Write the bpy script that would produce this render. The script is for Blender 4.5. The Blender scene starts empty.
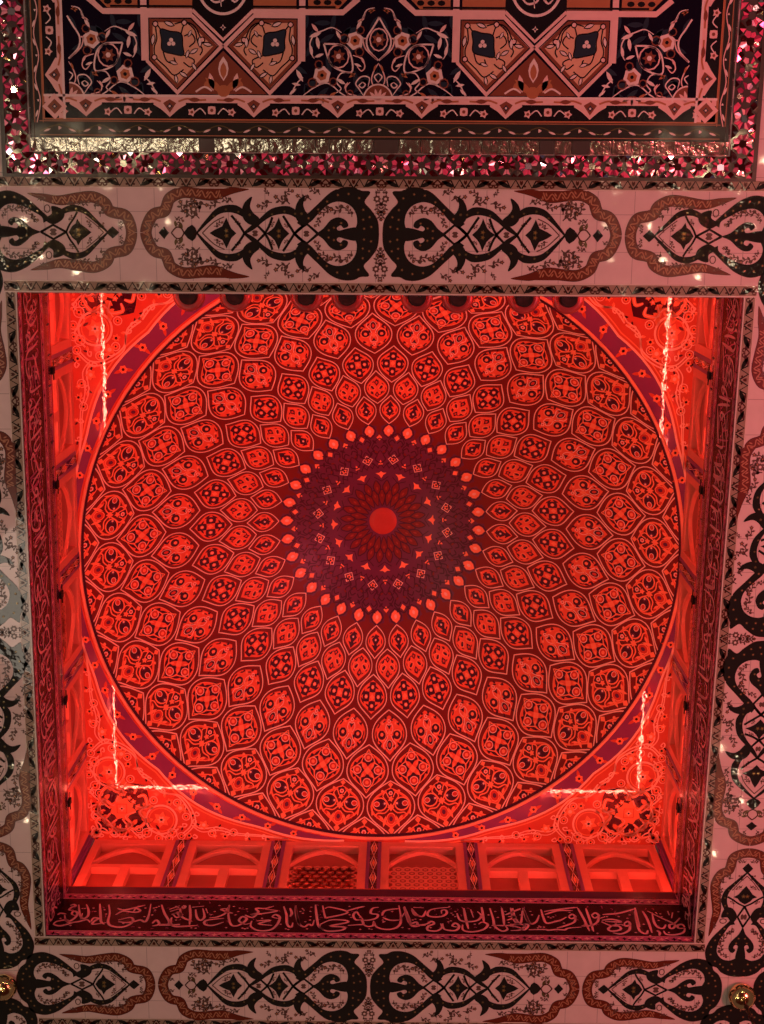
import bpy, math, random
from math import sin, cos, pi, hypot, atan2, sqrt, radians
from mathutils import Vector, Matrix
from mathutils.geometry import tessellate_polygon
random.seed(7)
COL = bpy.context.scene.collection
SH = -0.0119          # the building is a hair out of square in plan
UP = 1.6              # eye height of the photographer above the floor
HZ = 10.0             # ceiling height above the eye

def W(x, y, z):
    return (x + SH * y, y, z + UP)

# ------------------------------------------------------------------ materials
MATS = {}
def mat(name, col, rough=0.3, metal=0.0, spec=0.5, bump=0.0, bscale=6.0, vary=0.10, emit=None, estr=0.0, coat=0.0, trans=0.0, grout=0.0):
    m = bpy.data.materials.new(name); m.use_nodes = True
    nt = m.node_tree; b = nt.nodes['Principled BSDF']
    b.inputs['Roughness'].default_value = rough
    b.inputs['Metallic'].default_value = metal
    b.inputs['Specular IOR Level'].default_value = spec
    b.inputs['Coat Weight'].default_value = coat
    b.inputs['Coat Roughness'].default_value = 0.05
    b.inputs['Transmission Weight'].default_value = trans
    tc = nt.nodes.new('ShaderNodeTexCoord')
    n = nt.nodes.new('ShaderNodeTexNoise'); n.inputs['Scale'].default_value = 9.0; n.inputs['Detail'].default_value = 3.0
    nt.links.new(tc.outputs['Object'], n.inputs['Vector'])
    mx = nt.nodes.new('ShaderNodeMix'); mx.data_type = 'RGBA'
    c1 = [c * (1 - vary) for c in col] + [1]; c2 = [min(1, c * (1 + vary)) for c in col] + [1]
    mx.inputs[6].default_value = c1; mx.inputs[7].default_value = c2
    nt.links.new(n.outputs['Fac'], mx.inputs[0])
    out = mx.outputs[2]
    if grout:
        # faint square tile joints in the glaze
        sx = nt.nodes.new('ShaderNodeSeparateXYZ'); nt.links.new(tc.outputs['Object'], sx.inputs[0])
        fac = None
        for ax in ('X', 'Y'):
            a = nt.nodes.new('ShaderNodeMath'); a.operation = 'PINGPONG'; a.inputs[1].default_value = grout / 2
            nt.links.new(sx.outputs[ax], a.inputs[0])
            l = nt.nodes.new('ShaderNodeMath'); l.operation = 'LESS_THAN'; l.inputs[1].default_value = 0.0022
            nt.links.new(a.outputs[0], l.inputs[0])
            if fac is None: fac = l.outputs[0]
            else:
                mm = nt.nodes.new('ShaderNodeMath'); mm.operation = 'MAXIMUM'
                nt.links.new(fac, mm.inputs[0]); nt.links.new(l.outputs[0], mm.inputs[1]); fac = mm.outputs[0]
        g = nt.nodes.new('ShaderNodeMix'); g.data_type = 'RGBA'
        nt.links.new(fac, g.inputs[0]); nt.links.new(out, g.inputs[6]); g.inputs[7].default_value = [c * 0.55 for c in col] + [1]
        out = g.outputs[2]
    nt.links.new(out, b.inputs['Base Color'])
    if bump:
        n2 = nt.nodes.new('ShaderNodeTexNoise'); n2.inputs['Scale'].default_value = bscale; n2.inputs['Detail'].default_value = 2.0
        nt.links.new(tc.outputs['Object'], n2.inputs['Vector'])
        bp = nt.nodes.new('ShaderNodeBump'); bp.inputs['Strength'].default_value = bump; bp.inputs['Distance'].default_value = 0.02
        nt.links.new(n2.outputs['Fac'], bp.inputs['Height']); nt.links.new(bp.outputs['Normal'], b.inputs['Normal'])
    if emit:
        b.inputs['Emission Color'].default_value = list(emit) + [1]; b.inputs['Emission Strength'].default_value = estr
    MATS[name] = m
    return m

# white ceiling tiles and their painted ornament
mat('white_tile', (0.62, 0.54, 0.50), 0.05, grout=0.257, bump=0.05, bscale=3)
mat('black_glaze', (0.016, 0.019, 0.016), 0.06, bump=0.1, bscale=12)
mat('olive_glaze', (0.16, 0.14, 0.06), 0.10, metal=.4, bump=0.3, bscale=30)
mat('gold_glaze', (0.42, 0.28, 0.07), 0.2, metal=0.5)
mat('brown_glaze', (0.12, 0.026, 0.014), 0.18)
mat('dark_brown', (0.07, 0.022, 0.014), 0.2)
mat('tan_glaze', (0.34, 0.16, 0.085), 0.2)
mat('sprig_grey', (0.11, 0.07, 0.055), 0.2)
mat('beige_tile', (0.29, 0.235, 0.17), 0.08, bump=0.1, bscale=15)
mat('pale_line', (0.66, 0.60, 0.52), 0.2)
# red-lit chamber tiles
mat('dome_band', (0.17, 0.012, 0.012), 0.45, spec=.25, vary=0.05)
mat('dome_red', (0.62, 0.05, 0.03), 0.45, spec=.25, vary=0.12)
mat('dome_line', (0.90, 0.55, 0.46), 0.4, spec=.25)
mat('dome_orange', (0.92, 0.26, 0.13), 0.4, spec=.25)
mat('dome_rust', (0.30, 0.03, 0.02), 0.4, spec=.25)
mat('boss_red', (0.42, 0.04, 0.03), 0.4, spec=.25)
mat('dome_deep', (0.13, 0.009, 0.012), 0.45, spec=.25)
mat('dome_vermilion', (0.82, 0.125, 0.06), 0.4, spec=.25)  # bright orange-red glaze inside the cartouches, not emissive
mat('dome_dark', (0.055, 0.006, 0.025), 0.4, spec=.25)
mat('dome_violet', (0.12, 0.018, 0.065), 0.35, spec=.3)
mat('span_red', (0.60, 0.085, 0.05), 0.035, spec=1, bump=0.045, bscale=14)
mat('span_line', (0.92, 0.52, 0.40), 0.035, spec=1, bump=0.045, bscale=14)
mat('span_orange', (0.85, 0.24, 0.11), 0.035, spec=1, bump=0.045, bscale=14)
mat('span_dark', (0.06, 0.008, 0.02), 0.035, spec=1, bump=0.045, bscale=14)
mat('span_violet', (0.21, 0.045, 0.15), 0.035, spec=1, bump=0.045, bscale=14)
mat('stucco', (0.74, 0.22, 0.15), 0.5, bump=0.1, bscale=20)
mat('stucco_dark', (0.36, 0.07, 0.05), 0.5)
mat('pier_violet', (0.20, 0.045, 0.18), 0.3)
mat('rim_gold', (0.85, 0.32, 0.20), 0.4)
# calligraphy band
mat('band_ground', (0.016, 0.003, 0.009), 0.22, spec=.22, bump=0.15, bscale=12)
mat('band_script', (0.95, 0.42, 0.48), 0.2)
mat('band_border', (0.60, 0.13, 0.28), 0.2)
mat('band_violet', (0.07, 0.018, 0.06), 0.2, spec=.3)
mat('ledge_tile', (0.07, 0.018, 0.07), 0.12, bump=0.1, bscale=8)
mat('black_metal', (0.010, 0.009, 0.010), 0.6, spec=.2)
mat('red_rim', (0.30, 0.04, 0.04), 0.3)
mat('led', (1, 0.2, 0.2), 0.5, emit=(1.0, 0.115, 0.072), estr=122)
# blue tile panel
mat('navy', (0.006, 0.005, 0.014), 0.1)
mat('panel_black', (0.008, 0.007, 0.009), 0.2)
mat('panel_green', (0.030, 0.034, 0.028), 0.12)
mat('panel_pink', (0.74, 0.47, 0.43), 0.2)
mat('panel_cream', (0.74, 0.60, 0.56), 0.2)
mat('panel_orange', (0.66, 0.38, 0.25), 0.2)
mat('panel_brown', (0.20, 0.06, 0.035), 0.2)
mat('panel_blue', (0.018, 0.030, 0.045), 0.2)
mat('panel_rust', (0.40, 0.15, 0.07), 0.2)
# mirror work
mat('mirror', (0.86, 0.84, 0.80), 0.03, metal=1.0, vary=0.02)
mat('mirror_aged', (0.72, 0.66, 0.52), 0.24, metal=1.0, vary=0.4, bump=0.6, bscale=16)
mat('mirror_pink', (0.95, 0.16, 0.32), 0.05, metal=1.0, vary=0.02)
mat('mirror_rose', (0.80, 0.32, 0.42), 0.05, metal=1.0, vary=0.02)
mat('pink_glass', (0.80, 0.10, 0.22), 0.12)
mat('mirror_lilac', (0.55, 0.50, 0.85), 0.04, metal=1.0, vary=0.02)
mat('pink_pale', (0.85, 0.34, 0.42), 0.12)
mat('wine_glass', (0.34, 0.035, 0.10), 0.12)
mat('mirror_dark', (0.22, 0.21, 0.18), 0.10, metal=0.7)
mat('olive_edge', (0.05, 0.045, 0.03), 0.3)
# fittings
mat('brass', (0.95, 0.66, 0.28), 0.16, metal=1.0)
mat('bronze', (0.10, 0.055, 0.04), 0.35, metal=0.7)
mat('bulb', (1, 0.9, 0.7), 0.3, emit=(1.0, 0.80, 0.50), estr=80)
mat('carpet', (0.16, 0.02, 0.02), 0.9)

# ------------------------------------------------------------------ 2D drawing kit
def cat(pts, n=6, closed=False):
    """smooth curve through the points"""
    if len(pts) < 3: return list(pts)
    out = []; L = len(pts)
    rng = range(L) if closed else range(L - 1)
    for i in rng:
        p1, p2 = pts[i], pts[(i + 1) % L]
        p0 = pts[i - 1] if (closed or i > 0) else p1
        p3 = pts[(i + 2) % L] if (closed or i + 2 < L) else p2
        for k in range(n):
            t = k / n; t2 = t * t; t3 = t2 * t
            out.append(tuple(0.5 * ((2 * p1[j]) + (-p0[j] + p2[j]) * t + (2 * p0[j] - 5 * p1[j] + 4 * p2[j] - p3[j]) * t2 + (-p0[j] + 3 * p1[j] - 3 * p2[j] + p3[j]) * t3) for j in (0, 1)))
    if not closed: out.append(tuple(pts[-1]))
    return out

def bez(p0, p1, p2, p3, n=8):
    o = []
    for k in range(n + 1):
        t = k / n; s = 1 - t
        o.append(tuple(s**3 * p0[j] + 3 * s * s * t * p1[j] + 3 * s * t * t * p2[j] + t**3 * p3[j] for j in (0, 1)))
    return o

class Stamp:
    def __init__(s): s.V = []; s.F = []; s.M = []
    def _f(s, idx, m): s.F.append(idx); s.M.append(m)
    def poly(s, pts, m, h=0.0):
        b = len(s.V); s.V += [(p[0], p[1], h) for p in pts]
        for t in tessellate_polygon([[Vector((p[0], p[1], 0)) for p in pts]]): s._f(tuple(b + i for i in t), m)
    def fan(s, pts, m, h=0.0, c=None, rings=3):
        if c is None: c = (sum(p[0] for p in pts) / len(pts), sum(p[1] for p in pts) / len(pts))
        n = len(pts); b = len(s.V); s.V.append((c[0], c[1], h))
        for r in range(1, rings + 1):
            k = r / rings
            s.V += [(c[0] + (p[0] - c[0]) * k, c[1] + (p[1] - c[1]) * k, h) for p in pts]
        for i in range(n): s._f((b, b + 1 + i, b + 1 + (i + 1) % n), m)
        for r in range(rings - 1):
            o = b + 1 + r * n
            for i in range(n):
                j = (i + 1) % n; s._f((o + i, o + n + i, o + n + j, o + j), m)
    def stroke(s, pts, w, m, h=0.0, closed=False, ends=(1, 1), mid=None):
        n = len(pts)
        if n < 2: return
        b = len(s.V)
        for i, p in enumerate(pts):
            if closed: a, c = pts[i - 1], pts[(i + 1) % n]
            else: a, c = pts[max(0, i - 1)], pts[min(n - 1, i + 1)]
            dx, dy = c[0] - a[0], c[1] - a[1]; L = hypot(dx, dy) or 1
            t = i / (n - 1)
            if isinstance(w, (list, tuple)):
                q = t * (len(w) - 1); k = min(int(q), len(w) - 2); ww = w[k] + (w[k + 1] - w[k]) * (q - k)
            else:
                ww = w
                if not closed: ww *= min(1, ends[0] + (1 - ends[0]) * min(1, t * 4), ends[1] + (1 - ends[1]) * min(1, (1 - t) * 4))
            nx, ny = -dy / L * ww / 2, dx / L * ww / 2
            s.V += [(p[0] + nx, p[1] + ny, h), (p[0] - nx, p[1] - ny, h)]
        for i in range(n if closed else n - 1):
            j = (i + 1) % n; s._f((b + 2 * i, b + 2 * i + 1, b + 2 * j + 1, b + 2 * j), m)
    def ell(s, x, y, rx, ry, m, h=0.0, n=10, rot=0.0):
        c, d = cos(rot), sin(rot); pts = []
        for k in range(n):
            u, v = rx * cos(2 * pi * k / n), ry * sin(2 * pi * k / n); pts.append((x + u * c - v * d, y + u * d + v * c))
        b = len(s.V); s.V += [(p[0], p[1], h) for p in pts]; s._f(tuple(range(b, b + n)), m)
    def ring(s, x, y, rx, ry, w, m, h=0.0, n=14, a0=0, a1=2 * pi):
        full = abs(a1 - a0 - 2 * pi) < 1e-6
        pts = [(x + rx * cos(a0 + (a1 - a0) * k / (n if full else n - 1)), y + ry * sin(a0 + (a1 - a0) * k / (n if full else n - 1))) for k in range(n)]
        s.stroke(pts, w, m, h, closed=full)
    def leaf(s, x, y, ang, L, wd, m, h=0.0, n=4):
        c, d = cos(ang), sin(ang); up = []; dn = []
        for k in range(n + 1):
            t = k / n; o = wd / 2 * sin(pi * t) ** 0.8 if 0 < k < n else 0
            up.append((x + L * t * c - o * d, y + L * t * d + o * c)); dn.append((x + L * t * c + o * d, y + L * t * d - o * c))
        pts = up + dn[-2:0:-1]; b = len(s.V); s.V += [(p[0], p[1], h) for p in pts]; s._f(tuple(range(b, b + len(pts))), m)
    def flower(s, x, y, r, m, mc, h=0.0, n=6, rot=0.0, k=0.6):
        pts = []
        for i in range(2 * n):
            rr = r if i % 2 == 0 else r * k; a = rot + pi * i / n; pts.append((x + rr * cos(a), y + rr * sin(a)))
        s.fan(pts, m, h, (x, y), 1)
        if mc: s.ell(x, y, r * 0.36, r * 0.36, mc, h + 0.0008, 6)
    def add(s, o, sx=1, sy=1, rot=0.0, tx=0.0, ty=0.0, dh=0.0, swap=None):
        b = len(s.V); c, d = cos(rot), sin(rot)
        for (x, y, h) in o.V:
            x, y = x * sx, y * sy; s.V.append((x * c - y * d + tx, x * d + y * c + ty, h + dh))
        s.F += [tuple(b + i for i in f) for f in o.F]
        s.M += ([swap.get(q, q) for q in o.M] if swap else o.M)

class Mesh:
    def __init__(s): s.V = []; s.F = []; s.M = []; s.smooth = []
    def stamp(s, st, fn):
        b = len(s.V); s.V += [fn(*v) for v in st.V]; s.F += [tuple(b + i for i in f) for f in st.F]; s.M += st.M; s.smooth += [False] * len(st.F)
        return s
    def raw(s, V, F, m, smooth=False):
        b = len(s.V); s.V += [tuple(v) for v in V]; s.F += [tuple(b + i for i in f) for f in F]; s.M += [m] * len(F); s.smooth += [smooth] * len(F)
        return s
    def box(s, x0, x1, y0, y1, z0, z1, m, fn=None):
        V = [(x, y, z) for z in (z0, z1) for y in (y0, y1) for x in (x0, x1)]
        if fn: V = [fn(*v) for v in V]
        return s.raw(V, [(0, 2, 3, 1), (4, 5, 7, 6), (0, 1, 5, 4), (2, 6, 7, 3), (0, 4, 6, 2), (1, 3, 7, 5)], m)
    def lathe(s, prof, m, n=24, fn=None, smooth=True, ax=(0, 0)):
        V = []; F = []
        for (r, z) in prof:
            for k in range(n):
                a = 2 * pi * k / n; p = (ax[0] + r * cos(a), ax[1] + r * sin(a), z); V.append(fn(*p) if fn else p)
        for i in range(len(prof) - 1):
            for k in range(n):
                j = (k + 1) % n; F.append((i * n + k, i * n + j, (i + 1) * n + j, (i + 1) * n + k))
        return s.raw(V, F, m, smooth)
    def tube(s, pts, r, m, n=8, caps=True):
        V = []; F = []; N = len(pts)
        P = [Vector(p) for p in pts]
        for i, p in enumerate(P):
            t = (P[min(N - 1, i + 1)] - P[max(0, i - 1)]).normalized()
            a = Vector((0, 0, 1)) if abs(t.z) < 0.9 else Vector((1, 0, 0))
            u = t.cross(a).normalized(); v = t.cross(u)
            for k in range(n):
                q = p + u * (r * cos(2 * pi * k / n)) + v * (r * sin(2 * pi * k / n)); V.append(tuple(q))
        for i in range(N - 1):
            for k in range(n): j = (k + 1) % n; F.append((i * n + k, i * n + j, (i + 1) * n + j, (i + 1) * n + k))
        if caps: F += [tuple(range(n))[::-1], tuple(range((N - 1) * n, N * n))]
        return s.raw(V, F, m, True)
    def build(s, name, parent=None, origin=None, local=False):
        me = bpy.data.meshes.new(name)
        o3 = Vector((0, 0, 0))
        if not local and parent is not None: o3 = Vector(parent.location)
        if origin is not None and parent is None: o3 = Vector(origin)
        V = [(v[0] - o3.x, v[1] - o3.y, v[2] - o3.z) for v in s.V]
        me.from_pydata(V, [], s.F)
        names = sorted(set(s.M)); ix = {n: i for i, n in enumerate(names)}
        for n in names: me.materials.append(MATS[n])
        me.polygons.foreach_set('material_index', [ix[m] for m in s.M])
        me.polygons.foreach_set('use_smooth', s.smooth)
        me.update()
        o = bpy.data.objects.new(name, me); COL.objects.link(o)
        if parent is not None: o.parent = parent
        elif origin is not None: o.location = o3
        return o

def tag(o, label=None, cat_=None, group=None, kind=None):
    if label: o['label'] = label
    if cat_: o['category'] = cat_
    if group: o['group'] = group
    if kind: o['kind'] = kind
    return o
def empty(name, loc, rz=0.0):
    e = bpy.data.objects.new(name, None); COL.objects.link(e); e.location = loc; e.rotation_euler = (0, 0, rz); e.empty_display_size = 0.2
    return e
def dup(root, loc, rz=None):
    r = root.copy(); COL.objects.link(r); r.location = loc
    if rz is not None: r.rotation_euler = (0, 0, rz)
    for ch in list(root.children):
        c = ch.copy(); COL.objects.link(c); c.parent = r
        for g in ch.children:
            d = g.copy(); COL.objects.link(d); d.parent = c
    return r

# ------------------------------------------------------------------ ceiling ornament
def sprig(s, x, y, ang, L, m, h=0.002, fl=None):
    """a little vine with leaves and a bud"""
    c, d = cos(ang), sin(ang); T = lambda u, v: (x + u * c - v * d, y + u * d + v * c)
    pts = cat([T(0, 0), T(L * .3, L * .12), T(L * .6, -L * .06), T(L, L * .12)], 3)
    s.stroke(pts, L * .085, m, h)
    for (t, sg) in ((.18, 1), (.36, -1), (.55, 1), (.75, -1)):
        p = T(L * t, L * (.1 - .12 * t)); s.leaf(p[0], p[1], ang + sg * 0.95, L * .36, L * .17, m, h, 3)
    e = T(L * 1.08, L * .12); s.flower(e[0], e[1], L * .20, fl or m, 'tan_glaze', h, 5)
    q = T(L * .42, L * .2); s.flower(q[0], q[1], L * .14, fl or m, None, h, 5)

def scroll(s, pts, w, m, h, step=0.05, amp=0.35, line=0.007):
    """a running scroll following a ribbon"""
    acc = 0; k = 0; out = []
    for i in range(1, len(pts)):
        a, b = pts[i - 1], pts[i]; d = hypot(b[0] - a[0], b[1] - a[1])
        if d == 0: continue
        t = (step - acc) / d
        while t <= 1:
            p = (a[0] + (b[0] - a[0]) * t, a[1] + (b[1] - a[1]) * t); n = (-(b[1] - a[1]) / d, (b[0] - a[0]) / d)
            sg = 1 if k % 2 == 0 else -1; k += 1
            out.append((p[0] + n[0] * w * amp * sg, p[1] + n[1] * w * amp * sg))
            s.leaf(p[0], p[1], atan2(n[1], n[0]) + (0 if sg < 0 else pi) + 0.5, w * .42, w * .16, m, h, 3)
            t += step / d
        acc = (acc + d) % step
    if len(out) > 2: s.stroke(cat(out, 4), line, m, h)

def mirror_v(s, f):
    """draw f twice: once as is, once flipped in v"""
    t = Stamp(); f(t); s.add(t); s.add(t, sy=-1)

def heartlike(t, Z, outer, inner, spade, dots):
    t.poly([Z(*p) for p in cat(outer, 4)] + [Z(*p) for p in cat(inner, 4)], 'black_glaze', 0.002)
    t.stroke([Z(*p) for p in cat(outer, 4)], 0.007, 'dark_brown', 0.0015)
    t.poly([Z(*p) for p in cat(spade, 3)], 'black_glaze', 0.0026)
    for p in dots:
        q = Z(*p); t.flower(q[0], q[1], 0.012, 'olive_glaze', 'tan_glaze', 0.0034, 5)

def long_cartouche():
    K = 0.002474; Z = lambda x, y: ((x - 28) * K, (165 - y) * K)
    s = Stamp()
    def half(t):
        rb = cat([Z(*p) for p in [(400, 44), (450, 48), (500, 60), (550, 55), (590, 54), (622, 70), (632, 92), (640, 106), (668, 114), (684, 136), (692, 165), (684, 194)]], 6)[:-6]
        t.stroke(rb, [.004] + [.050, .080] + [.082] * 8, 'dark_brown', 0.0012)
        t.stroke(rb, [.003] + [.042, .068] + [.070] * 8, 'brown_glaze', 0.0018)
        scroll(t, rb[8:], 0.074, 'tan_glaze', 0.0024, 0.034, 0.28, .009)
        t.poly([Z(*p) for p in [(430, 40), (600, 40), (590, 46), (540, 46), (500, 52), (460, 46)]], 'brown_glaze', 0.0014)
        heartlike(t, Z,
            [(34, 165), (38, 128), (58, 98), (76, 76), (60, 50), (84, 47), (104, 38), (136, 38), (170, 52), (205, 84), (240, 116), (264, 136)],
            [(250, 146), (226, 132), (203, 108), (176, 84), (146, 76), (116, 86), (99, 108), (95, 134), (100, 152), (96, 165)],
            [(212, 165), (190, 150), (170, 127), (148, 119), (126, 128), (120, 143), (133, 149), (141, 141), (152, 148), (146, 156), (124, 150), (96, 147), (86, 165)],
            [(55, 145), (60, 118), (78, 98), (90, 66), (120, 55), (150, 58), (180, 76), (205, 98), (232, 122), (75, 150), (160, 148), (175, 155), (140, 135), (78, 125)])
        # chain of diamonds and eyes
        for a, b, c in (((205, 165), (238, 137), (272, 165)), ((354, 165), (383, 137), (413, 165))):
            t.stroke([Z(*a), Z(*b), Z(*c)], 0.019, 'black_glaze', 0.0022)
            p = Z(b[0], 153); t.ell(p[0], 0.010, 0.022, 0.012, 'sprig_grey', 0.0022, 6)
        for hx, fx in (([(224, 122), (240, 104), (247, 84), (242, 60), (262, 76), (270, 100), (266, 126), (244, 142)], 0), ([(370, 126), (388, 108), (397, 90), (391, 64), (412, 80), (420, 104), (414, 128), (392, 142)], 0)):
            t.poly([Z(*p) for p in cat(hx, 4, True)], 'black_glaze', 0.0024)
            q = Z(hx[0][0] + 28, hx[0][1] - 12); t.flower(q[0], q[1], .012, 'olive_glaze', None, .0034, 5)
        t.stroke(cat([Z(*p) for p in [(250, 124), (288, 101), (330, 105), (360, 124), (388, 150), (413, 165)]], 5), [.03, .056, .05, .034, .022, .014], 'black_glaze', 0.0023)
        t.stroke(cat([Z(*p) for p in [(398, 124), (438, 99), (482, 102), (516, 130), (548, 165)]], 5), [.03, .056, .046, .028, .012], 'black_glaze', 0.0023)
        for a, b, c in (((272, 165), (284, 146), (304, 116)), ((334, 120), (344, 146), (355, 165)), ((413, 165), (428, 142), (450, 116)), ((236, 138), (256, 150), (272, 165))):
            t.stroke(cat([Z(*a), Z(*b), Z(*c)], 4), 0.017, 'black_glaze', 0.0022)
        for x0, x1, xc, yt in ((286, 352, 316, 120), (436, 512, 464, 122)):
            t.poly([Z(*p) for p in [(x0, 165), (x0 + 14, 152), (xc - 10, 144), (xc - 5, 134), (xc, yt), (xc + 6, 134), (xc + 12, 146), (x1 - 14, 156), (x1, 165)]], 'black_glaze', 0.0024)
            q = Z(xc, 158); t.flower(q[0], q[1], .018, 'olive_glaze', 'gold_glaze', .0034, 5)
        for px in ((270, 110), (300, 104), (335, 112), (430, 106), (465, 100), (500, 118)):
            q = Z(*px); t.flower(q[0], q[1], .010, 'olive_glaze', None, .0034, 5)
        t.stroke(cat([Z(*p) for p in [(470, 120), (500, 135), (532, 165)]], 4), 0.008, 'sprig_grey', 0.002)
        t.poly([Z(*p) for p in [(546, 165), (552, 150), (561, 142), (574, 150), (586, 165)]], 'black_glaze', 0.0024)
        t.poly([Z(*p) for p in [(626, 165), (634, 156), (640, 147), (648, 156), (656, 165)]], 'black_glaze', 0.0024)
        t.stroke(cat([Z(*p) for p in [(584, 165), (592, 152), (606, 150), (620, 165)]], 4), 0.010, 'dark_brown', 0.0022)
        t.leaf(*Z(588, 154), radians(60), 0.06, 0.03, 'olive_glaze', 0.0022); t.leaf(*Z(606, 150), radians(80), 0.05, 0.02, 'olive_glaze', 0.0022)
        for (x, y, a, L) in [(110, 118, 60, .07), (125, 95, -10, .10), (165, 92, -30, .09), (195, 118, -60, .07), (225, 72, 10, .09), (200, 58, 30, .08), (285, 84, 20, .10), (335, 80, -20, .09), (345, 62, 60, .05), (310, 62, 150, .08), (445, 80, 15, .08), (480, 82, -15, .09), (520, 88, -10, .10), (540, 125, 20, .10), (575, 120, 60, .10), (590, 88, 160, .09), (540, 108, 60, .09), (610, 120, 200, .06), (655, 150, 20, .06), (690, 165, 95, .06), (285, 150, 30, .04), (340, 148, 120, .04), (425, 146, 50, .05), (500, 146, 150, .06), (22, 70, -100, .08), (14, 60, 60, .06), (20, 95, -80, .07)]:
            p = Z(x, y); sprig(t, p[0], p[1], radians(a), L, 'sprig_grey')
        for (x, y, r) in ((556, 100, .030), (16, 68, .028), (600, 140, .014)):
            p = Z(x, y); t.flower(p[0], p[1], r, 'sprig_grey', 'pale_line', .0026, 7, k=.75)
    mirror_v(s, half)
    return s

def short_cartouche():
    K = 0.001676; Z = lambda x, y: ((x - 25) * K, (203 - y) * K)
    s = Stamp()
    def half(t):
        rb = cat([Z(*p) for p in [(310, 46), (370, 60), (440, 74), (520, 64), (582, 60), (630, 82), (646, 112), (668, 122), (712, 132), (732, 164), (739, 203), (732, 242)]], 6)[:-6]
        t.stroke(rb, [.004, .05, .072] + [.080] * 7, 'dark_brown', 0.0012)
        t.stroke(rb, [.003, .042, .062] + [.068] * 7, 'brown_glaze', 0.0018)
        scroll(t, rb[8:], 0.072, 'tan_glaze', 0.0024, 0.034, 0.28, .009)
        heartlike(t, Z,
            [(100, 203), (104, 160), (122, 120), (148, 96), (160, 60), (196, 42), (240, 38), (292, 58), (336, 92), (380, 132), (402, 152)],
            [(372, 166), (366, 142), (330, 120), (282, 96), (232, 90), (196, 112), (184, 150), (196, 184), (190, 203)],
            [(364, 203), (324, 188), (294, 162), (266, 145), (238, 146), (224, 164), (240, 178), (250, 166), (266, 174), (258, 188), (225, 182), (190, 180), (180, 203)],
            [(130, 180), (135, 150), (150, 125), (180, 85), (215, 62), (255, 62), (290, 78), (320, 98), (350, 118), (165, 165), (300, 188), (275, 178), (165, 110)])
        t.stroke([Z(*p) for p in [(360, 203), (412, 174), (466, 203)]], 0.017, 'black_glaze', 0.0022)
        p = Z(412, 196); t.ell(p[0], .012, .026, .014, 'sprig_grey', .0022, 6)
        t.poly([Z(*p) for p in cat([(378, 150), (408, 128), (408, 98), (442, 104), (462, 122), (452, 152), (412, 172)], 4, True)], 'black_glaze', 0.0024)
        t.stroke(cat([Z(*p) for p in [(436, 128), (490, 106), (540, 114), (584, 150), (640, 203)]], 5), [.03, .046, .040, .026, .012], 'black_glaze', 0.0023)
        t.stroke(cat([Z(*p) for p in [(466, 203), (480, 174), (500, 146), (515, 120)]], 4), 0.014, 'black_glaze', 0.0022)
        t.poly([Z(*p) for p in [(476, 203), (492, 178), (506, 168), (514, 148), (528, 170), (548, 184), (572, 203)]], 'black_glaze', 0.0024)
        q = Z(518, 194); t.flower(q[0], q[1], .020, 'olive_glaze', 'gold_glaze', .0034, 5)
        t.poly([Z(*p) for p in [(634, 203), (646, 190), (660, 178), (674, 190), (688, 203)]], 'black_glaze', 0.0024)
        t.stroke(cat([Z(*p) for p in [(548, 140), (590, 172), (622, 203)]], 4), 0.007, 'sprig_grey', 0.002)
        t.ring(*Z(390, 108), .020, .026, .008, 'sprig_grey', .002, 10)
        for px in ((430, 126), (470, 112), (510, 108), (550, 124), (580, 148)):
            q = Z(*px); t.flower(q[0], q[1], .010, 'olive_glaze', None, .0034, 5)
        for (x, y, a, L) in [(205, 150, 70, .06), (215, 115, 10, .09), (265, 108, -15, .08), (310, 130, -40, .07), (345, 165, 120, .05), (470, 92, 5, .07), (520, 92, 10, .07), (590, 110, 60, .07), (610, 140, 60, .07), (575, 185, 120, .05), (600, 190, 40, .05), (480, 160, 60, .04), (690, 170, 30, .05), (700, 195, 100, .05), (350, 75, 10, .05)]:
            p = Z(x, y); sprig(t, p[0], p[1], radians(a), L, 'sprig_grey')
    mirror_v(s, half)
    return s

def trim_run(L, w=0.10):
    """the narrow leaf border, length L centred on u=0, width w centred on v=0"""
    s = Stamp(); s.poly([(-L / 2, -w / 2), (L / 2, -w / 2), (L / 2, w / 2), (-L / 2, w / 2)], 'beige_tile', 0.001)
    for e in (-1, 1): s.stroke([(-L / 2, e * (w / 2 - .004)), (L / 2, e * (w / 2 - .004))], .006, 'pale_line', 0.0016)
    u = Stamp(); k = 0.00205 * w / 0.10 * 1.05; q = 0.39 / 190
    P = lambda x, y: (x * q, y * k)
    for sg in (-1, 1):
        u.stroke([P(sg * 2, 16), P(sg * 20, -16), P(sg * 36, 14), P(sg * 50, -13)], .011, 'black_glaze', .002)
        u.leaf(*P(sg * 36, 14), (0 if sg > 0 else pi) - sg * .45, .105, .032, 'black_glaze', .002)
        u.leaf(*P(sg * 48, -14), (0 if sg > 0 else pi) + sg * .38, .095, .030, 'dark_brown', .002)
        u.stroke(cat([P(sg * 95, -14), P(sg * 84, -2), P(sg * 80, 10), P(sg * 90, 13), P(sg * 93, 2)], 3), .010, 'dark_brown', .002)
        u.ell(*P(sg * 12, 8), .010, .008, 'dark_brown', .002, 6); u.leaf(*P(sg * 4, -14), pi / 2 + sg * .2, .035, .014, 'dark_brown', .002)
    n = round(L / 0.39); k = L / n / .39
    for i in range(n):
        s.add(u, sx=k, tx=(i - (n - 1) / 2) * L / n)
    return s

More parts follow.
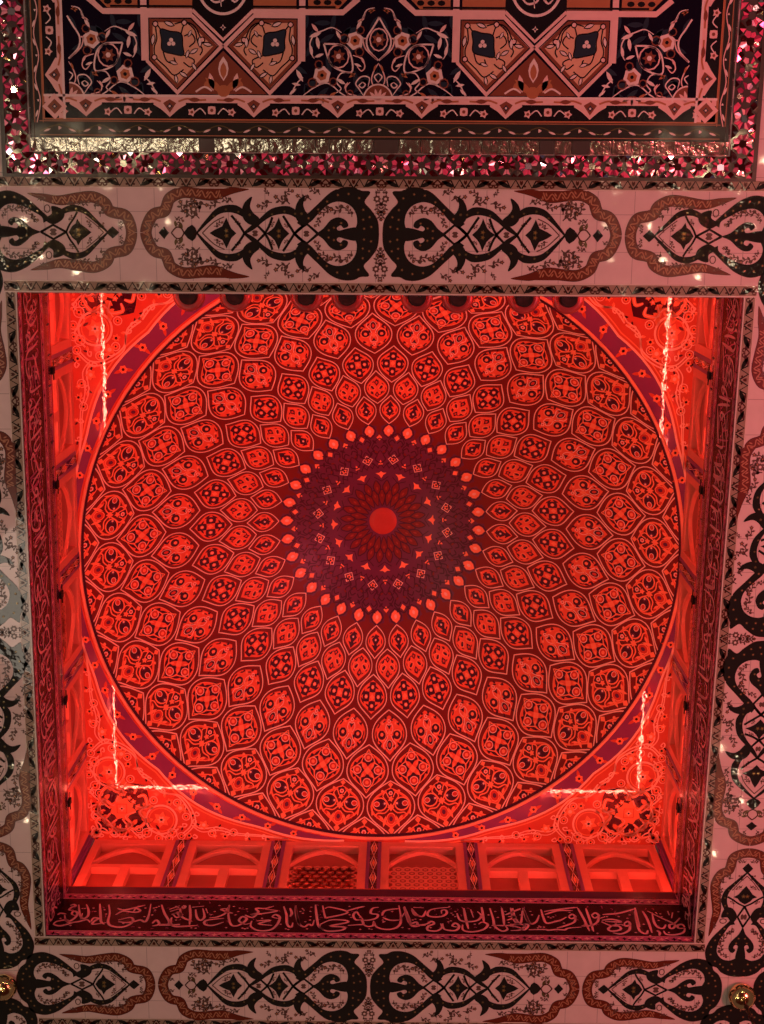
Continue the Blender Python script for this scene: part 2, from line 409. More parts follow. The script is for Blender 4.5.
ceil_fn = lambda u, v, h: W(u, v, HZ - h)
orn = Stamp()
LONG, SHORT = long_cartouche(), short_cartouche()
B = 2.94
for (rot, ) in ((0,), (pi / 2,), (pi,), (3 * pi / 2,)):
    c, d = cos(rot), sin(rot)
    for sg in (1, -1):
        orn.add(LONG, sx=sg, rot=rot, tx=B * d * 1.0, ty=-B * c)
for (sx, sy) in ((1, 1), (-1, 1), (1, -1), (-1, -1)):
    arms = (0, pi / 2, pi, 3 * pi / 2) if sy > 0 else (0, pi / 2, pi)
    for a in arms: orn.add(SHORT, rot=a, tx=sx * B, ty=sy * B)
TR = trim_run(6.56, .09)
# neighbouring bays further out repeat the same bands
for sx in (1, -1):
    orn.add(LONG, sx=sx, tx=0, ty=B + 5.88)
    for sy in (1, -1):
        orn.add(LONG, sx=1 if sx > 0 else -1, tx=sx * (B + B), ty=sy * B)
        orn.add(LONG, sx=-1 if sx > 0 else 1, tx=sx * (B + B), ty=sy * B)
        orn.add(LONG, sx=sy, rot=pi / 2, tx=sx * B, ty=B + B)
m = Mesh()
X0, X1, Y0, Y1 = -6.4, 6.4, -5.9, 9.0
OX, OY = 2.567, 2.521
for (a, b, c, d) in ((X0, X1, Y0, -OY), (X0, X1, OY, Y1), (X0, -OX, -OY, OY), (OX, X1, -OY, OY)):
    m.box(a, b, c, d, HZ, HZ + .05, 'white_tile', W)
m.stamp(orn, ceil_fn)
ceiling = m.build('ceiling', origin=(0, 0, HZ + UP)); tag(ceiling, kind='structure')

# narrow leaf borders set flush in the ceiling, each length mitred by the next
def trim_obj(i, L, w, rot, tx, ty):
    t = Stamp(); t.add(trim_run(L, w), rot=rot, tx=tx, ty=ty); mm = Mesh().stamp(t, lambda u, v, h: W(u, v, HZ - h))
    Vb = [(-L / 2, -w / 2), (L / 2, -w / 2), (L / 2, w / 2), (-L / 2, w / 2)]
    o = mm.build('trim_%d' % i, origin=W(tx, ty, HZ)); tag(o, kind='structure')
I = 0
for (L, w, rot, tx, ty) in [(2 * OX + .176, .085, 0, 0, -OY - .045), (2 * OX + .176, .085, pi, 0, OY + .045), (2 * OY, .085, pi / 2, OX + .045, 0), (2 * OY, .085, -pi / 2, -OX - .045, 0),
                            (12.4, .085, 0, 0, -3.285), (5.3, .085, pi, 0, 3.285), (5.3, .085, pi / 2, 3.285, 0), (5.3, .085, -pi / 2, -3.285, 0)]:
    I += 1; trim_obj(I, L, w, rot, tx, ty)

# ------------------------------------------------------------------ well walls with the inscription
OZ = 10.69      # top of the inscription band
def wall_frame(side):
    """(origin x,y at mid wall, direction s, inward normal, half length)"""
    return {'back': ((0, OY), (1, 0), (0, -1), OX), 'front': ((0, -OY), (-1, 0), (0, 1), OX),
            'left': ((-OX, 0), (0, 1), (1, 0), OY), 'right': ((OX, 0), (0, -1), (-1, 0), OY)}[side]
def wall_fn(side, ext=0.0):
    (ox, oy), (sx, sy), (nx, ny), _ = wall_frame(side)
    return lambda s, z, h: W(ox + sx * s + nx * (h - ext), oy + sy * s + ny * (h - ext), z)

SCRIPT=[[(-2548,325),(-2534,353),(-2482,340)],[(-2483,480),(-2459,501),(-2436,473),(-2463,455),(-2475,410),(-2435,405)],[(-2493,326),(-2451,223),(-2403,268),(-2395,356),(-2431,389),(-2437,341),(-2400,314)],[(-2549,175),(-2530,222),(-2460,245),(-2430,205),(-2358,220),(-2296,253),(-2259,208)],[(-2549,175),(-2486,152),(-2389,206)],[(-2416,496),(-2368,329),(-2327,269),(-2300,316),(-2317,413),(-2355,503)],[(-2346,261),(-2354,357)],[(-2245,514),(-2201,332),(-2173,223),(-2139,183)],[(-2255,222),(-2246,282),(-2203,272),(-2228,236),(-2232,182),(-2129,211)],[(-2168,501),(-2132,361),(-2118,224),(-2077,158),(-1991,141),(-1932,188),(-1920,255),(-1952,296),(-2041,253)],[(-2086,446),(-2018,419),(-1865,501)],[(-2078,335),(-2027,397),(-1926,379),(-1890,408),(-1931,443),(-1943,393)],[(-2035,226),(-1964,214),(-1912,228),(-1862,257),(-1816,230),(-1808,340),(-1823,522)],[(-1756,204),(-1732,259),(-1699,192),(-1749,164)],[(-1696,173),(-1561,187),(-1530,195)],[(-1732,510),(-1685,370),(-1624,234),(-1631,193),(-1699,192)],[(-1656,432),(-1577,496)],[(-1621,344),(-1584,372),(-1549,317)],[(-1644,399),(-1561,451)],[(-1554,499),(-1531,485),(-1540,451),(-1559,485)],[(-1610,344),(-1579,386),(-1540,345),(-1573,303),(-1607,344)],[(-1568,451),(-1536,318),(-1439,243)],[(-1499,509),(-1470,347),(-1453,189)],[(-1440,436),(-1410,306),(-1373,261),(-1351,321),(-1383,454)],[(-1614,302),(-1612,221),(-1570,160),(-1469,167),(-1389,179)],[(-1473,472),(-1378,494)],[(-1358,455),(-1331,377)],[(-1190,458),(-1230,440),(-1182,394),(-1236,324),(-1309,300)],[(-1187,297),(-1325,262),(-1330,199),(-1266,182),(-1184,237)],[(-1172,515),(-1164,380),(-1132,230),(-1098,177),(-1048,197),(-1003,287),(-1042,327),(-1062,259),(-1008,206),(-969,225)],[(-1167,498),(-1184,408),(-1125,381)],[(-802,505),(-868,465),(-945,463),(-918,399),(-969,357),(-766,422),(-867,448)],[(-959,261),(-956,172),(-889,109),(-794,122),(-748,211),(-737,320),(-775,366),(-797,327),(-742,300)],[(-918,262),(-808,272),(-899,216),(-787,191)],[(-1025,355),(-965,315),(-928,357)],[(-720,501),(-686,362),(-668,212),(-632,167),(-624,240)],[(-666,474),(-644,391),(-655,335)],[(-622,503),(-601,336),(-563,195)],[(-622,518),(-596,336),(-569,214),(-525,175),(-494,216),(-465,197),(-454,284)],[(-567,476),(-543,435)],[(-459,535),(-439,353),(-413,190),(-365,125)],[(-399,522),(-369,341),(-342,328),(-186,414),(-330,495),(-378,474)],[(-201,433),(-105,491),(-49,515)],[(-398,218),(-319,287),(-202,284),(-186,249),(-321,192),(-204,176),(-229,127),(-337,112),(-397,161),(-398,218)],[(-178,203),(-103,215),(-55,224),(-73,292),(-119,296),(-140,373),(-116,423),(-94,374),(-57,298)],[(64,503),(15,482),(3,403),(59,382),(46,321),(-29,287),(-98,297)],[(-55,224),(-20,190),(25,207),(29,280)],[(33,267),(56,181),(138,145),(220,184),(250,298),(232,535)],[(94,364),(121,448),(233,486)],[(101,336),(164,291),(233,298)],[(103,254),(123,274)],[(277,521),(309,354),(332,218),(364,197),(403,206)],[(338,466),(365,383),(405,370)],[(272,507),(300,340),(325,245),(373,268),(393,220),(448,215)],[(242,298),(284,437)],[(337,489),(381,383),(429,362),(454,454)],[(351,506),(438,502)],[(650,515),(501,475),(467,385),(513,353),(589,365),(625,416),(617,466),(585,460),(583,409)],[(325,213),(448,234),(497,281),(517,244),(468,200),(467,141),(535,131),(578,183),(570,250)],[(586,250),(600,157),(685,140),(719,204),(690,258),(665,211),(708,193)],[(709,417),(729,308),(794,282),(871,305),(907,380),(878,449)],[(769,503),(777,336),(792,168)],[(917,523),(921,394),(923,279)],[(824,481),(841,351)],[(748,232),(750,146),(821,121),(911,160),(951,236),(911,278),(877,243)],[(984,507),(1001,327),(1007,210),(1060,139),(1105,167),(1087,239)],[(1082,509),(1086,356),(1083,233)],[(1156,516),(1163,357),(1192,257),(1225,290),(1248,470)],[(1105,398),(1194,469),(1239,506)],[(1124,370),(1186,366),(1110,310)],[(983,226),(1121,228),(1191,249),(1251,231),(1205,160),(1129,148)],[(1257,512),(1274,332),(1294,264)],[(1172,511),(1178,358),(1198,262),(1131,248)],[(1263,507),(1277,351),(1300,259),(1348,292),(1382,403)],[(1405,493),(1412,362),(1428,272),(1496,295),(1552,324),(1602,374)],[(1427,460),(1615,514),(1712,533)],[(1429,409),(1540,473),(1667,481)],[(1620,380),(1653,419),(1675,376),(1637,347),(1620,380)],[(1675,376),(1656,293),(1583,237),(1503,193)],[(1711,522),(1738,355),(1762,153)],[(1778,517),(1787,328),(1794,145)],[(1811,406),(1847,446),(1869,399),(1830,362),(1811,406)],[(1869,399),(1846,302),(1787,241),(1706,232)],[(1129,221),(1189,203),(1241,161),(1278,232),(1252,250),(1237,204)],[(1275,162),(1398,170),(1436,160),(1501,172),(1562,167),(1599,195),(1704,213)],[(1884,325),(1969,343),(2039,301),(1909,309)],[(1878,303),(1941,244),(2008,235),(2014,182),(1942,154),(1917,190),(1969,250),(2046,263)],[(1903,419),(2040,444),(2184,520)],[(2187,537),(2175,350),(2176,222)],[(2059,279),(2094,313),(2103,264),(2063,236),(2059,279)],[(2103,264),(2081,172),(2010,113),(1945,130)],[(1874,357),(1920,386)],[(2540,230),(2525,273),(2487,256),(2487,211),(2539,216)],[(2539,216),(2509,144),(2435,107),(2370,114),(2358,168)],[(2528,377),(2463,283),(2423,264),(2418,210),(2446,215),(2461,279),(2369,381),(2281,485)],[(2393,266),(2362,208),(2319,226),(2305,310),(2315,462)],[(2241,484),(2258,332),(2259,134)],[(2231,172),(2215,125),(2182,133),(2162,205),(2173,478)],[(2448,488),(2449,418)],[(2485,465),(2459,371)],[(2304,173),(2321,140),(2309,91)],[(2343,467),(2355,435)]]
DOTS=[(-2371,435),(-2350,435),(-2282,442),(-2256,387),(-2185,416),(-2157,347),(-1786,452),(-1767,464),(-1770,419),(-1749,481),(-1856,451),(-2448,164),(-2406,159),(-2514,271),(-1838,312),(-1989,200),(-1847,136),(-1780,340),(-1573,262),(-1608,484),(-1586,462),(-1279,406),(-1302,350),(-1252,505),(-1086,410),(-1101,354),(-1079,466),(-1021,453),(-1131,493),(-1152,149),(-1022,144),(-1000,133),(-981,144),(-673,140),(-652,130),(-1396,136),(-1431,141),(-720,211),(-880,303),(-577,420),(-554,392),(-491,492),(-494,422),(-488,338),(-487,284),(-524,256),(-503,143),(-170,372),(-155,331),(-83,333),(-5,153),(16,145),(-77,143),(109,274),(102,295),(261,177),(177,435),(316,159),(-176,512),(346,300),(367,314),(408,307),(663,417),(676,389),(693,362),(696,445),(635,278),(656,292),(650,529),(847,242),(966,395),(1025,452),(1040,355),(1124,274),(1182,311),(1154,208),(1200,187),(968,191),(1109,453),(489,181),(1314,457),(1323,402),(1229,400),(1453,371),(1472,355),(1494,372),(1571,275),(1635,450),(1402,207),(1353,195),(1375,207),(1365,222),(1546,210),(1821,119),(1934,386),(2126,418),(2097,362),(2031,388),(1737,259),(2216,269),(2347,332),(2380,440),(2383,393),(2535,478),(2044,248),(2130,136),(1989,269),(2396,142),(2237,89)]

def script_stamp(half, dense=False):
    s = Stamp(); k = half / 2.567
    s.poly([(-half, HZ), (half, HZ), (half, OZ), (-half, OZ)], 'band_ground', 0)
    for z0, z1 in ((HZ + .004, HZ + .085), (OZ - .085, OZ - .006)):
        s.poly([(-half, z0), (half, z0), (half, z1), (-half, z1)], 'band_border', .0015)
        n = 52
        for i in range(n):
            x = -half + (i + .5) * 2 * half / n; zc = (z0 + z1) / 2
            s.flower(x, zc, .026, 'band_script' if i % 2 else 'band_ground', None, .003, 4, k=.45)
            s.leaf(x + .022, zc, .6, .045, .016, 'band_script', .003, 3); s.leaf(x + .022, zc, -.6, .045, .016, 'band_ground', .003, 3)
        for zz in (z0, z1): s.stroke([(-half, zz), (half, zz)], .006, 'band_script', .003)
    s.poly([(-half, HZ), (half, HZ), (half, HZ + .012), (-half, HZ + .012)], 'olive_edge', .004)
    for st in SCRIPT:
        pts = cat([(a / 1000 * k, HZ + .006 + b / 1000) for a, b in st], 5)
        s.stroke(pts, .0215, 'band_script', .0035, ends=(.55, .4))
    for a, b in DOTS:
        x, z = a / 1000 * k, HZ + .006 + b / 1000
        s.poly([(x - .012, z), (x, z - .009), (x + .012, z), (x, z + .009)], 'band_script', .0035)
    if dense:
        for st in SCRIPT:
            pts = cat([(-a / 1000 * k * .97 + .05, HZ + .62 - b / 1000 * .97) for a, b in st], 4)
            s.stroke(pts, .014, 'band_border', .0028, ends=(.55, .4))
    # small grace marks and tendrils between the letters
    rr = random.Random(3)
    for i in range(110):
        x = rr.uniform(-half + .05, half - .05); z = rr.uniform(HZ + .13, OZ - .14); a = rr.uniform(0, pi)
        s.stroke([(x, z), (x + .018 * cos(a), z + .018 * sin(a)), (x + .024 * cos(a + .5), z + .028 * sin(a + .5))], .005, 'band_border', .002)
    return s

for side in ('back', 'left', 'right', 'front'):
    half = wall_frame(side)[3]; fn = wall_fn(side)
    mm = Mesh().stamp(script_stamp(half, side in ('left', 'right')), fn)
    mm.raw([fn(s_, z_, h_) for z_ in (HZ + .05, OZ) for s_, h_ in ((-half, 0), (half, 0), (half, -.15), (-half, -.15))], [(4, 5, 6, 7), (3, 2, 6, 7)], 'band_violet')
    o = mm.build('wall_' + side, origin=fn(0, HZ, 0)); tag(o, kind='structure')

# ledge above the inscription: a dark step, then a glazed slope up to the lip
AX, AY = 2.713, 2.76          # half size of the upper chamber
LX, LY = 2.605, 2.650         # lip
LZ = 11.05; AZ = 12.174
def ledge(side):
    half = wall_frame(side)[3]; fn = wall_fn(side)
    o1 = {'back': LY - OY, 'front': LY - OY, 'left': LX - OX, 'right': LX - OX}[side]
    o2 = {'back': AY - OY, 'front': AY - OY, 'left': AX - OX, 'right': AX - OX}[side]
    e1 = {'back': LX - OX, 'front': LX - OX, 'left': LY - OY, 'right': LY - OY}[side]
    e2 = {'back': AX - OX, 'front': AX - OX, 'left': AY - OY, 'right': AY - OY}[side]
    prof = [(0.0, OZ, 0), (-.004, OZ + .02, 0), (-.012, OZ + .15, e1 * .15), (-o1 * .5, OZ + .17, e1 * .5), (-o1 * .9, LZ - .05, e1 * .9), (-o1 * .86, LZ - .04, e1), (-o1 * .9, LZ, e1), (-o1 - .03, LZ, e1), (-o1 - .03, LZ - .04, e1), (-o2, LZ - .04, e2)]
    ms = ['band_violet', 'band_violet', 'black_metal', 'ledge_tile', 'band_border', 'span_red', 'span_red', 'black_metal', 'stucco_dark']
    mm = Mesh()
    for i in range(len(prof) - 1):
        (h0, z0, x0), (h1, z1, x1) = prof[i], prof[i + 1]
        mm.raw([fn(-half - x0, z0, h0), fn(half + x0, z0, h0), fn(half + x1, z1, h1), fn(-half - x1, z1, h1)], [(0, 1, 2, 3)], ms[i])
    # joints of the glazed slope
    for k in range(-11, 12):
        s_ = k * half / 11.5 + .03 * sin(k * 7)
        mm.raw([fn(s_, OZ + .17, -o1 * .5 + .004), fn(s_ + .012, OZ + .17, -o1 * .5 + .004), fn(s_ + .012, LZ - .05, -o1 * .9 + .004), fn(s_, LZ - .05, -o1 * .9 + .004)], [(0, 1, 2, 3)], 'black_metal')
    i = {'back': 9, 'front': 10, 'left': 11, 'right': 12}[side]
    tag(mm.build('trim_%d' % i, origin=fn(0, OZ, 0)), kind='structure')
for side in ('back', 'left', 'right', 'front'): ledge(side)

# LED strips lying in the trough behind the lip
for side in ('back', 'left', 'right', 'front'):
    half = wall_frame(side)[3]; fn = wall_fn(side)
    off = (AY - OY) if side in ('back', 'front') else (AX - OX)
    ext = (AX - OX) if side in ('back', 'front') else (AY - OY)
    mm = Mesh(); L = half + ext - (.052 if side in ('back', 'front') else .064)
    mm.box(-L, L, LZ - .035, LZ - .005, -off + .030, -off + .062, 'black_metal', fn)
    e = empty('led_strip', fn(0, LZ - .035, -off + .045))
    b1 = mm.build('channel', parent=e)
    m2 = Mesh(); m2.box(-L + .01, L - .01, LZ - .005, LZ + .004, -off + .040, -off + .050, 'led', fn); m2.build('light_strip', parent=e)
    where = {'back': 'along the foot of the back arcade', 'left': 'along the foot of the left arcade', 'right': 'along the foot of the right arcade', 'front': 'on the ledge with the black spotlights'}[side]
    tag(e, 'glowing red light strip ' + where, 'light strip', 'red light strips in the ledge trough')

# ------------------------------------------------------------------ arcade of the upper chamber
BZ = LZ - .04; H = AZ - BZ - .007
def bay_meshes(w, lattice):
    """local coords: x along the wall, y = into the room (0 = wall face), z up from the ledge"""
    out = {}
    j = .075; d = -.07
    f = Mesh()                                    # frame
    f.box(-w / 2, -w / 2 + j, d, .012, 0, H, 'stucco'); f.box(w / 2 - j, w / 2, d, .012, 0, H, 'stucco')
    f.box(-w / 2 + j, w / 2 - j, d, .012, H - .085, H, 'stucco'); f.box(-w / 2 + j, w / 2 - j, d, .006, 0, .03, 'stucco')
    out['frame'] = f
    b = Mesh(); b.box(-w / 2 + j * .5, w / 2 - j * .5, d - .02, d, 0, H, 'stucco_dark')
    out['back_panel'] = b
    # pointed flat arch
    a = Mesh(); zi = H - .42; zc = H - .155; iw = w / 2 - j
    prof = lambda x: zi + (zc - zi) * (1 - (abs(x) / iw) ** 2.0) + .014 * max(0, 1 - abs(x) / .10)
    n = 24; V = []; F = []
    for i in range(n + 1):
        x = -iw + 2 * iw * i / n; z = prof(x); t = .05
        V += [(x, .0, z - t / 2), (x, .0, z + t / 2), (x, d, z - t / 2), (x, d, z + t / 2)]
    for i in range(n):
        o = 4 * i; F += [(o, o + 4, o + 5, o + 1), (o + 2, o + 3, o + 7, o + 6), (o, o + 2, o + 6, o + 4), (o + 1, o + 5, o + 7, o + 3)]
    a.raw(V, F, 'stucco'); out['arch'] = a
    V = []; F = []
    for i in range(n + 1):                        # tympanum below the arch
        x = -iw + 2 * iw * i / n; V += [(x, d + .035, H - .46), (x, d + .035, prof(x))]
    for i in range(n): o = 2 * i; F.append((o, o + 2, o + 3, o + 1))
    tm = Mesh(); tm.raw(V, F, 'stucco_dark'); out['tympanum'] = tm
    if lattice:
        g = Mesh(); s = Stamp(); zt = H - .40; zb = .03; st = .082
        s2 = []
        rows = int((zt - zb) / st) + 2; cols = int(2 * iw / st) + 2
        for r in range(rows):
            for c in range(cols):
                x = -iw + (c + (.5 if r % 2 else 0)) * st; z = zb + r * st * .87
                if -iw + .03 < x < iw - .03 and zb + .02 < z < zt - .03:
                    s2.append((x, z))
        for (x, z) in s2:
            hexp = [(x + st * .56 * cos(pi / 6 + k * pi / 3), z + st * .56 * sin(pi / 6 + k * pi / 3)) for k in range(6)]
            s.stroke(hexp, .030, 'stucco', 0, closed=True)
            for k in range(3): s.stroke([(x - st * .2 * cos(k * pi / 3), z - st * .2 * sin(k * pi / 3)), (x + st * .2 * cos(k * pi / 3), z + st * .2 * sin(k * pi / 3))], .012, 'stucco', .001)
        g.stamp(s, lambda u, v, h: (u, -.020 + h, v))
        out['lattice_screen'] = g
    else:
        t = Mesh(); t.box(-iw, iw, d, -.004, H - .53, H - .46, 'stucco'); out['transom'] = t
        c = Mesh(); c.box(-.045, .045, d, -.004, .03, H - .53, 'stucco'); out['mullion'] = c
    return out

def pier_mesh(w):
    s = Stamp()
    s.poly([(-w / 2, 0), (w / 2, 0), (w / 2, H), (-w / 2, H)], 'pier_violet', 0)
    s.poly([(-w * .27, 0), (w * .27, 0), (w * .27, H), (-w * .27, H)], 'span_dark', .0012)
    n = 4
    for i in range(n):
        z0 = H * i / n; z1 = H * (i + 1) / n; zc = (z0 + z1) / 2
        s.stroke([(0, z0), (w * .2, zc), (0, z1), (-w * .2, zc)], .012, 'span_line', .0028, closed=True)
        s.poly([(0, zc - .075), (w * .13, zc), (0, zc + .075), (-w * .13, zc)], 'span_orange', .0024)
    mm = Mesh().stamp(s, lambda u, v, h: (u, .018 + h, v)); mm.box(-w / 2, w / 2, -.09, .017, 0, H, 'pier_violet')
    return mm

SIDE_ROT = {'back': 0.0, 'left': pi / 2, 'right': -pi / 2, 'front': pi}
# local +y of a bay must look into the room: rotate so that local x = wall direction s, local y = inward normal (mirrored frame)
def bay_rz(side):
    (sx, sy) = {'back': (-1, 0), 'front': (1, 0), 'left': (0, -1), 'right': (0, 1)}[side]
    return atan2(sy, sx + SH * sy)
NB = 6
protos = {}
ORD = ['first', 'second', 'third', 'fourth', 'fifth', 'sixth']
for side in ('back', 'left', 'right'):
    a2 = (AX if side in ('back', 'front') else AY); fn = wall_fn(side)
    off = (AY - OY) if side in ('back', 'front') else (AX - OX)
    pitch = 2 * a2 / NB; rz = bay_rz(side)
    for i in range(NB):
        lat = i in (2, 3); key = ('bay', lat, side in ('back', 'front'))
        loc = fn(-a2 + (i + .5) * pitch, BZ, -off)
        if key not in protos:
            e = empty('arched_window', loc, rz)
            for nme, ms in bay_meshes(pitch - .135, lat).items():
                o = ms.build(nme, parent=e, local=True)
            protos[key] = e
        else: e = dup(protos[key], loc, rz)
        desc = 'red-lit plaster window bay with flat pointed arch over a pierced lattice screen' if lat else 'red-lit blind window bay, flat pointed arch over two panes and mullion'
        near = {'back': 'back wall', 'left': 'left wall', 'right': 'right wall', 'front': 'hidden front wall'}[side]
        e['kind'] = 'thing'; tag(e, '%s, %s from its left on %s' % ('lattice window bay with flat arch' if lat else 'blind window bay with arch, transom, mullion', ORD[i], near), 'window bay', 'arched window bays of the upper chamber')
    for i in range(1, NB):
        loc = fn(-a2 + i * pitch, BZ, -off)
        if 'pier' not in protos:
            o = pier_mesh(.135).build('pilaster', local=True); o.location = loc; o.rotation_euler = (0, 0, rz); protos['pier'] = o
        else:
            o = protos['pier'].copy(); COL.objects.link(o); o.location = loc; o.rotation_euler = (0, 0, rz)
        near = {'back': 'back wall', 'left': 'left wall', 'right': 'right wall', 'front': 'hidden front wall'}[side]
        tag(o, 'violet pilaster with orange lozenge chain, %s from the left on the %s' % (ORD[i - 1], near), 'pilaster', 'lozenge pilasters between the window bays')
    # small black cable clips on the lip at each pilaster
    if side != 'back':
        for i in range(1, NB):
            lo = (LY - OY) if side == 'back' else (LX - OX)
            s0 = -a2 + i * pitch
            cm = Mesh(); cm.box(s0 - .028, s0 + .028, LZ - .07, LZ + .01, -lo * .8, -lo * .8 + .018, 'black_metal', fn)
            cm.tube([fn(s0 - .08, LZ + .0, -lo * .8 + .008), fn(s0 - .02, LZ - .02, -lo * .8 + .012), fn(s0 + .08, LZ + .0, -lo * .8 + .008)], .005, 'black_metal', 6)
            o = cm.build('cable_clip', origin=fn(s0, LZ - .1, -lo * .8))
            tag(o, 'small black clip on the ledge lip below the %s pilaster of the %s wall' % (ORD[i - 1], side), 'clip', 'cable clips along the ledge')

# corner strips of violet tile
for (sx, sy, nme) in ((-1, 1, 'back left'), (1, 1, 'back right'), (-1, -1, 'front left'), (1, -1, 'front right')):
    cm = Mesh(); cx, cy = sx * AX, sy * AY; w_ = .055
    cm.box(min(cx, cx - sx * w_), max(cx, cx - sx * w_), min(cy, cy - sy * .03), max(cy, cy - sy * .03), BZ, AZ, 'pier_violet', W)
    cm.box(min(cx, cx - sx * .03), max(cx, cx - sx * .03), min(cy, cy - sy * w_), max(cy, cy - sy * w_), BZ, AZ, 'pier_violet', W)
    i = {'back left': 13, 'back right': 14, 'front left': 15, 'front right': 16}[nme]
    tag(cm.build('trim_%d' % i, origin=W(cx, cy, BZ)), kind='structure')
# plain plaster wall above the near ledge (it hides behind the near border)
cm = Mesh(); cm.box(-AX, AX, -AY - .09, -AY, BZ, AZ, 'stucco', W); tag(cm.build('wall_chamber', origin=W(0, -AY, BZ)), kind='structure')
# outer masonry that closes the chamber behind the bays
mm = Mesh()
for (a, b, c, d) in ((-AX - .3, AX + .3, AY + .1, AY + .3), (-AX - .3, AX + .3, -AY - .3, -AY - .1), (-AX - .3, -AX - .1, -AY - .1, AY + .1), (AX + .1, AX + .3, -AY - .1, AY + .1)):
    mm.box(a, b, c, d, BZ - .1, AZ + .06, 'stucco_dark', W)
tag(mm.build('wall_outer', origin=W(0, 0, BZ)), kind='structure')

# ------------------------------------------------------------------ dome
DR = 2.705; ZA = 13.76; DH = ZA - AZ
DX = 0.012
def dprof(r): return ZA - DH * (r / DR) ** 2
def dome_pt(r, a, h=0.0):
    sl = -2 * DH * r / DR ** 2; n = sqrt(1 + sl * sl)
    x = r * cos(a) + h * (sl * cos(a)) / n; y = r * sin(a) + h * (sl * sin(a)) / n; z = dprof(r) - h / n
    return W(x + DX, y, z)

N32 = 32; PITCH = 2 * pi / N32
def cell_outline(n=7, k=1.0):
    q = bez((0, -1), (.48, -.76), (1.0, -.50), (1, 0), n)[:-1] + bez((1, 0), (1.0, .46), (.46, .60), (0, 1), n)
    full = q + [(-x, y) for (x, y) in q[-2:0:-1]]
    return [(x * k, y * k * (1 if k == 1 else (k + .02))) for (x, y) in full]

A = .80   # v squash so that circles look round
def rnd(s, x, y, r, m, h=.002, n=9): s.ell(x, y, r, r * A, m, h, n)
def rg(s, x, y, r, w, m, h=.003, n=14, a0=0, a1=2 * pi): s.ring(x, y, r, r * A, w, m, h, n, a0, a1)
def dflower(s, x, y, r, h=.002, rot=0, lite=True):
    """dark star flower with a light eye"""
    s.flower(x, y, r, 'dome_dark', None, h, 5, rot, .62)
    if lite: s.ell(x, y, r * .42, r * .38, 'dome_line', h + .001, 6); s.ell(x, y, r * .22, r * .2, 'dome_red', h + .002, 5)
def base_cell(s, ground, lw=.055, second=True, oc='dome_line', deep=False, gap=0):
    s.fan(cell_outline(), 'dome_band' if gap else 'dome_red', .002, (0, 0), 5)
    if gap: s.fan(cell_outline(6, gap), 'dome_vermilion', .0024, (0, 0), 4)
    s.stroke(cell_outline(9), lw, oc, .006, closed=True)
    if deep: s.fan(cell_outline(6, .78), 'dome_deep', .0028, (0, 0), 4)
    if second: s.stroke(cell_outline(8, .84), lw * .62, 'dome_orange', .005, closed=True)
def border_dashes(s, k=.89, n=8, L=.16, w=.07):
    o = cell_outline(8, k); N = len(o)
    for i in range(n):
        c = int(N * (i + .5) / n); p, q = o[c - 1], o[(c + 1) % N]; a = atan2(q[1] - p[1], q[0] - p[0]); m_ = o[c]
        s.leaf(m_[0] - cos(a) * L, m_[1] - sin(a) * L, a, 2 * L, w, 'dome_dark', .0035, 3)

def cell1():
    s = Stamp(); base_cell(s, 'r', .075, False, gap=.80); border_dashes(s, .62, 6, .18, .11)
    s.flower(0, -.08, .40, 'dome_dark', None, .003, 4, 0, .7); s.ell(0, -.08, .10, .08, 'dome_line', .004, 6)
    s.flower(0, .34, .26, 'dome_dark', None, .003, 4, 0, .7); s.flower(0, -.58, .13, 'dome_orange', None, .004, 4)
    return s
def cell2():
    s = Stamp(); base_cell(s, 'r', .065, False, gap=.83); border_dashes(s, .70, 10, .10, .06)
    for y in (-.40, .34): s.poly([(-.19, y), (0, y - .2), (.19, y), (0, y + .2)], 'dome_dark', .003); s.ell(0, y, .09, .08, 'dome_red', .004, 6)
    for x in (-1, 1):
        s.leaf(x * .2, -.05, pi / 2 - x * .9, .42, .16, 'dome_dark', .003); s.leaf(x * .5, -.12, -pi / 2 - x * .6, .34, .15, 'dome_dark', .003)
        s.stroke(cat([(x * .12, 0), (x * .4, -.16), (x * .6, .02), (x * .4, .2), (x * .12, .02)], 3), .05, 'dome_orange', .004)
    return s
def cell3():
    s = Stamp(); base_cell(s, 'r', .06, False, gap=.86); border_dashes(s, .72, 8, .20, .10)
    for (x, y) in ((0, -.44), (0, .40), (-.42, -.02), (.42, -.02)):
        s.flower(x, y, .30, 'dome_dark', None, .003, 4, pi / 4, .78); s.ell(x, y, .12, .10, 'dome_orange', .004, 6); s.ell(x, y, .06, .05, 'dome_line', .005, 5)
    s.poly([(-.16, 0), (0, -.14), (.16, 0), (0, .14)], 'dome_orange', .004)
    return s
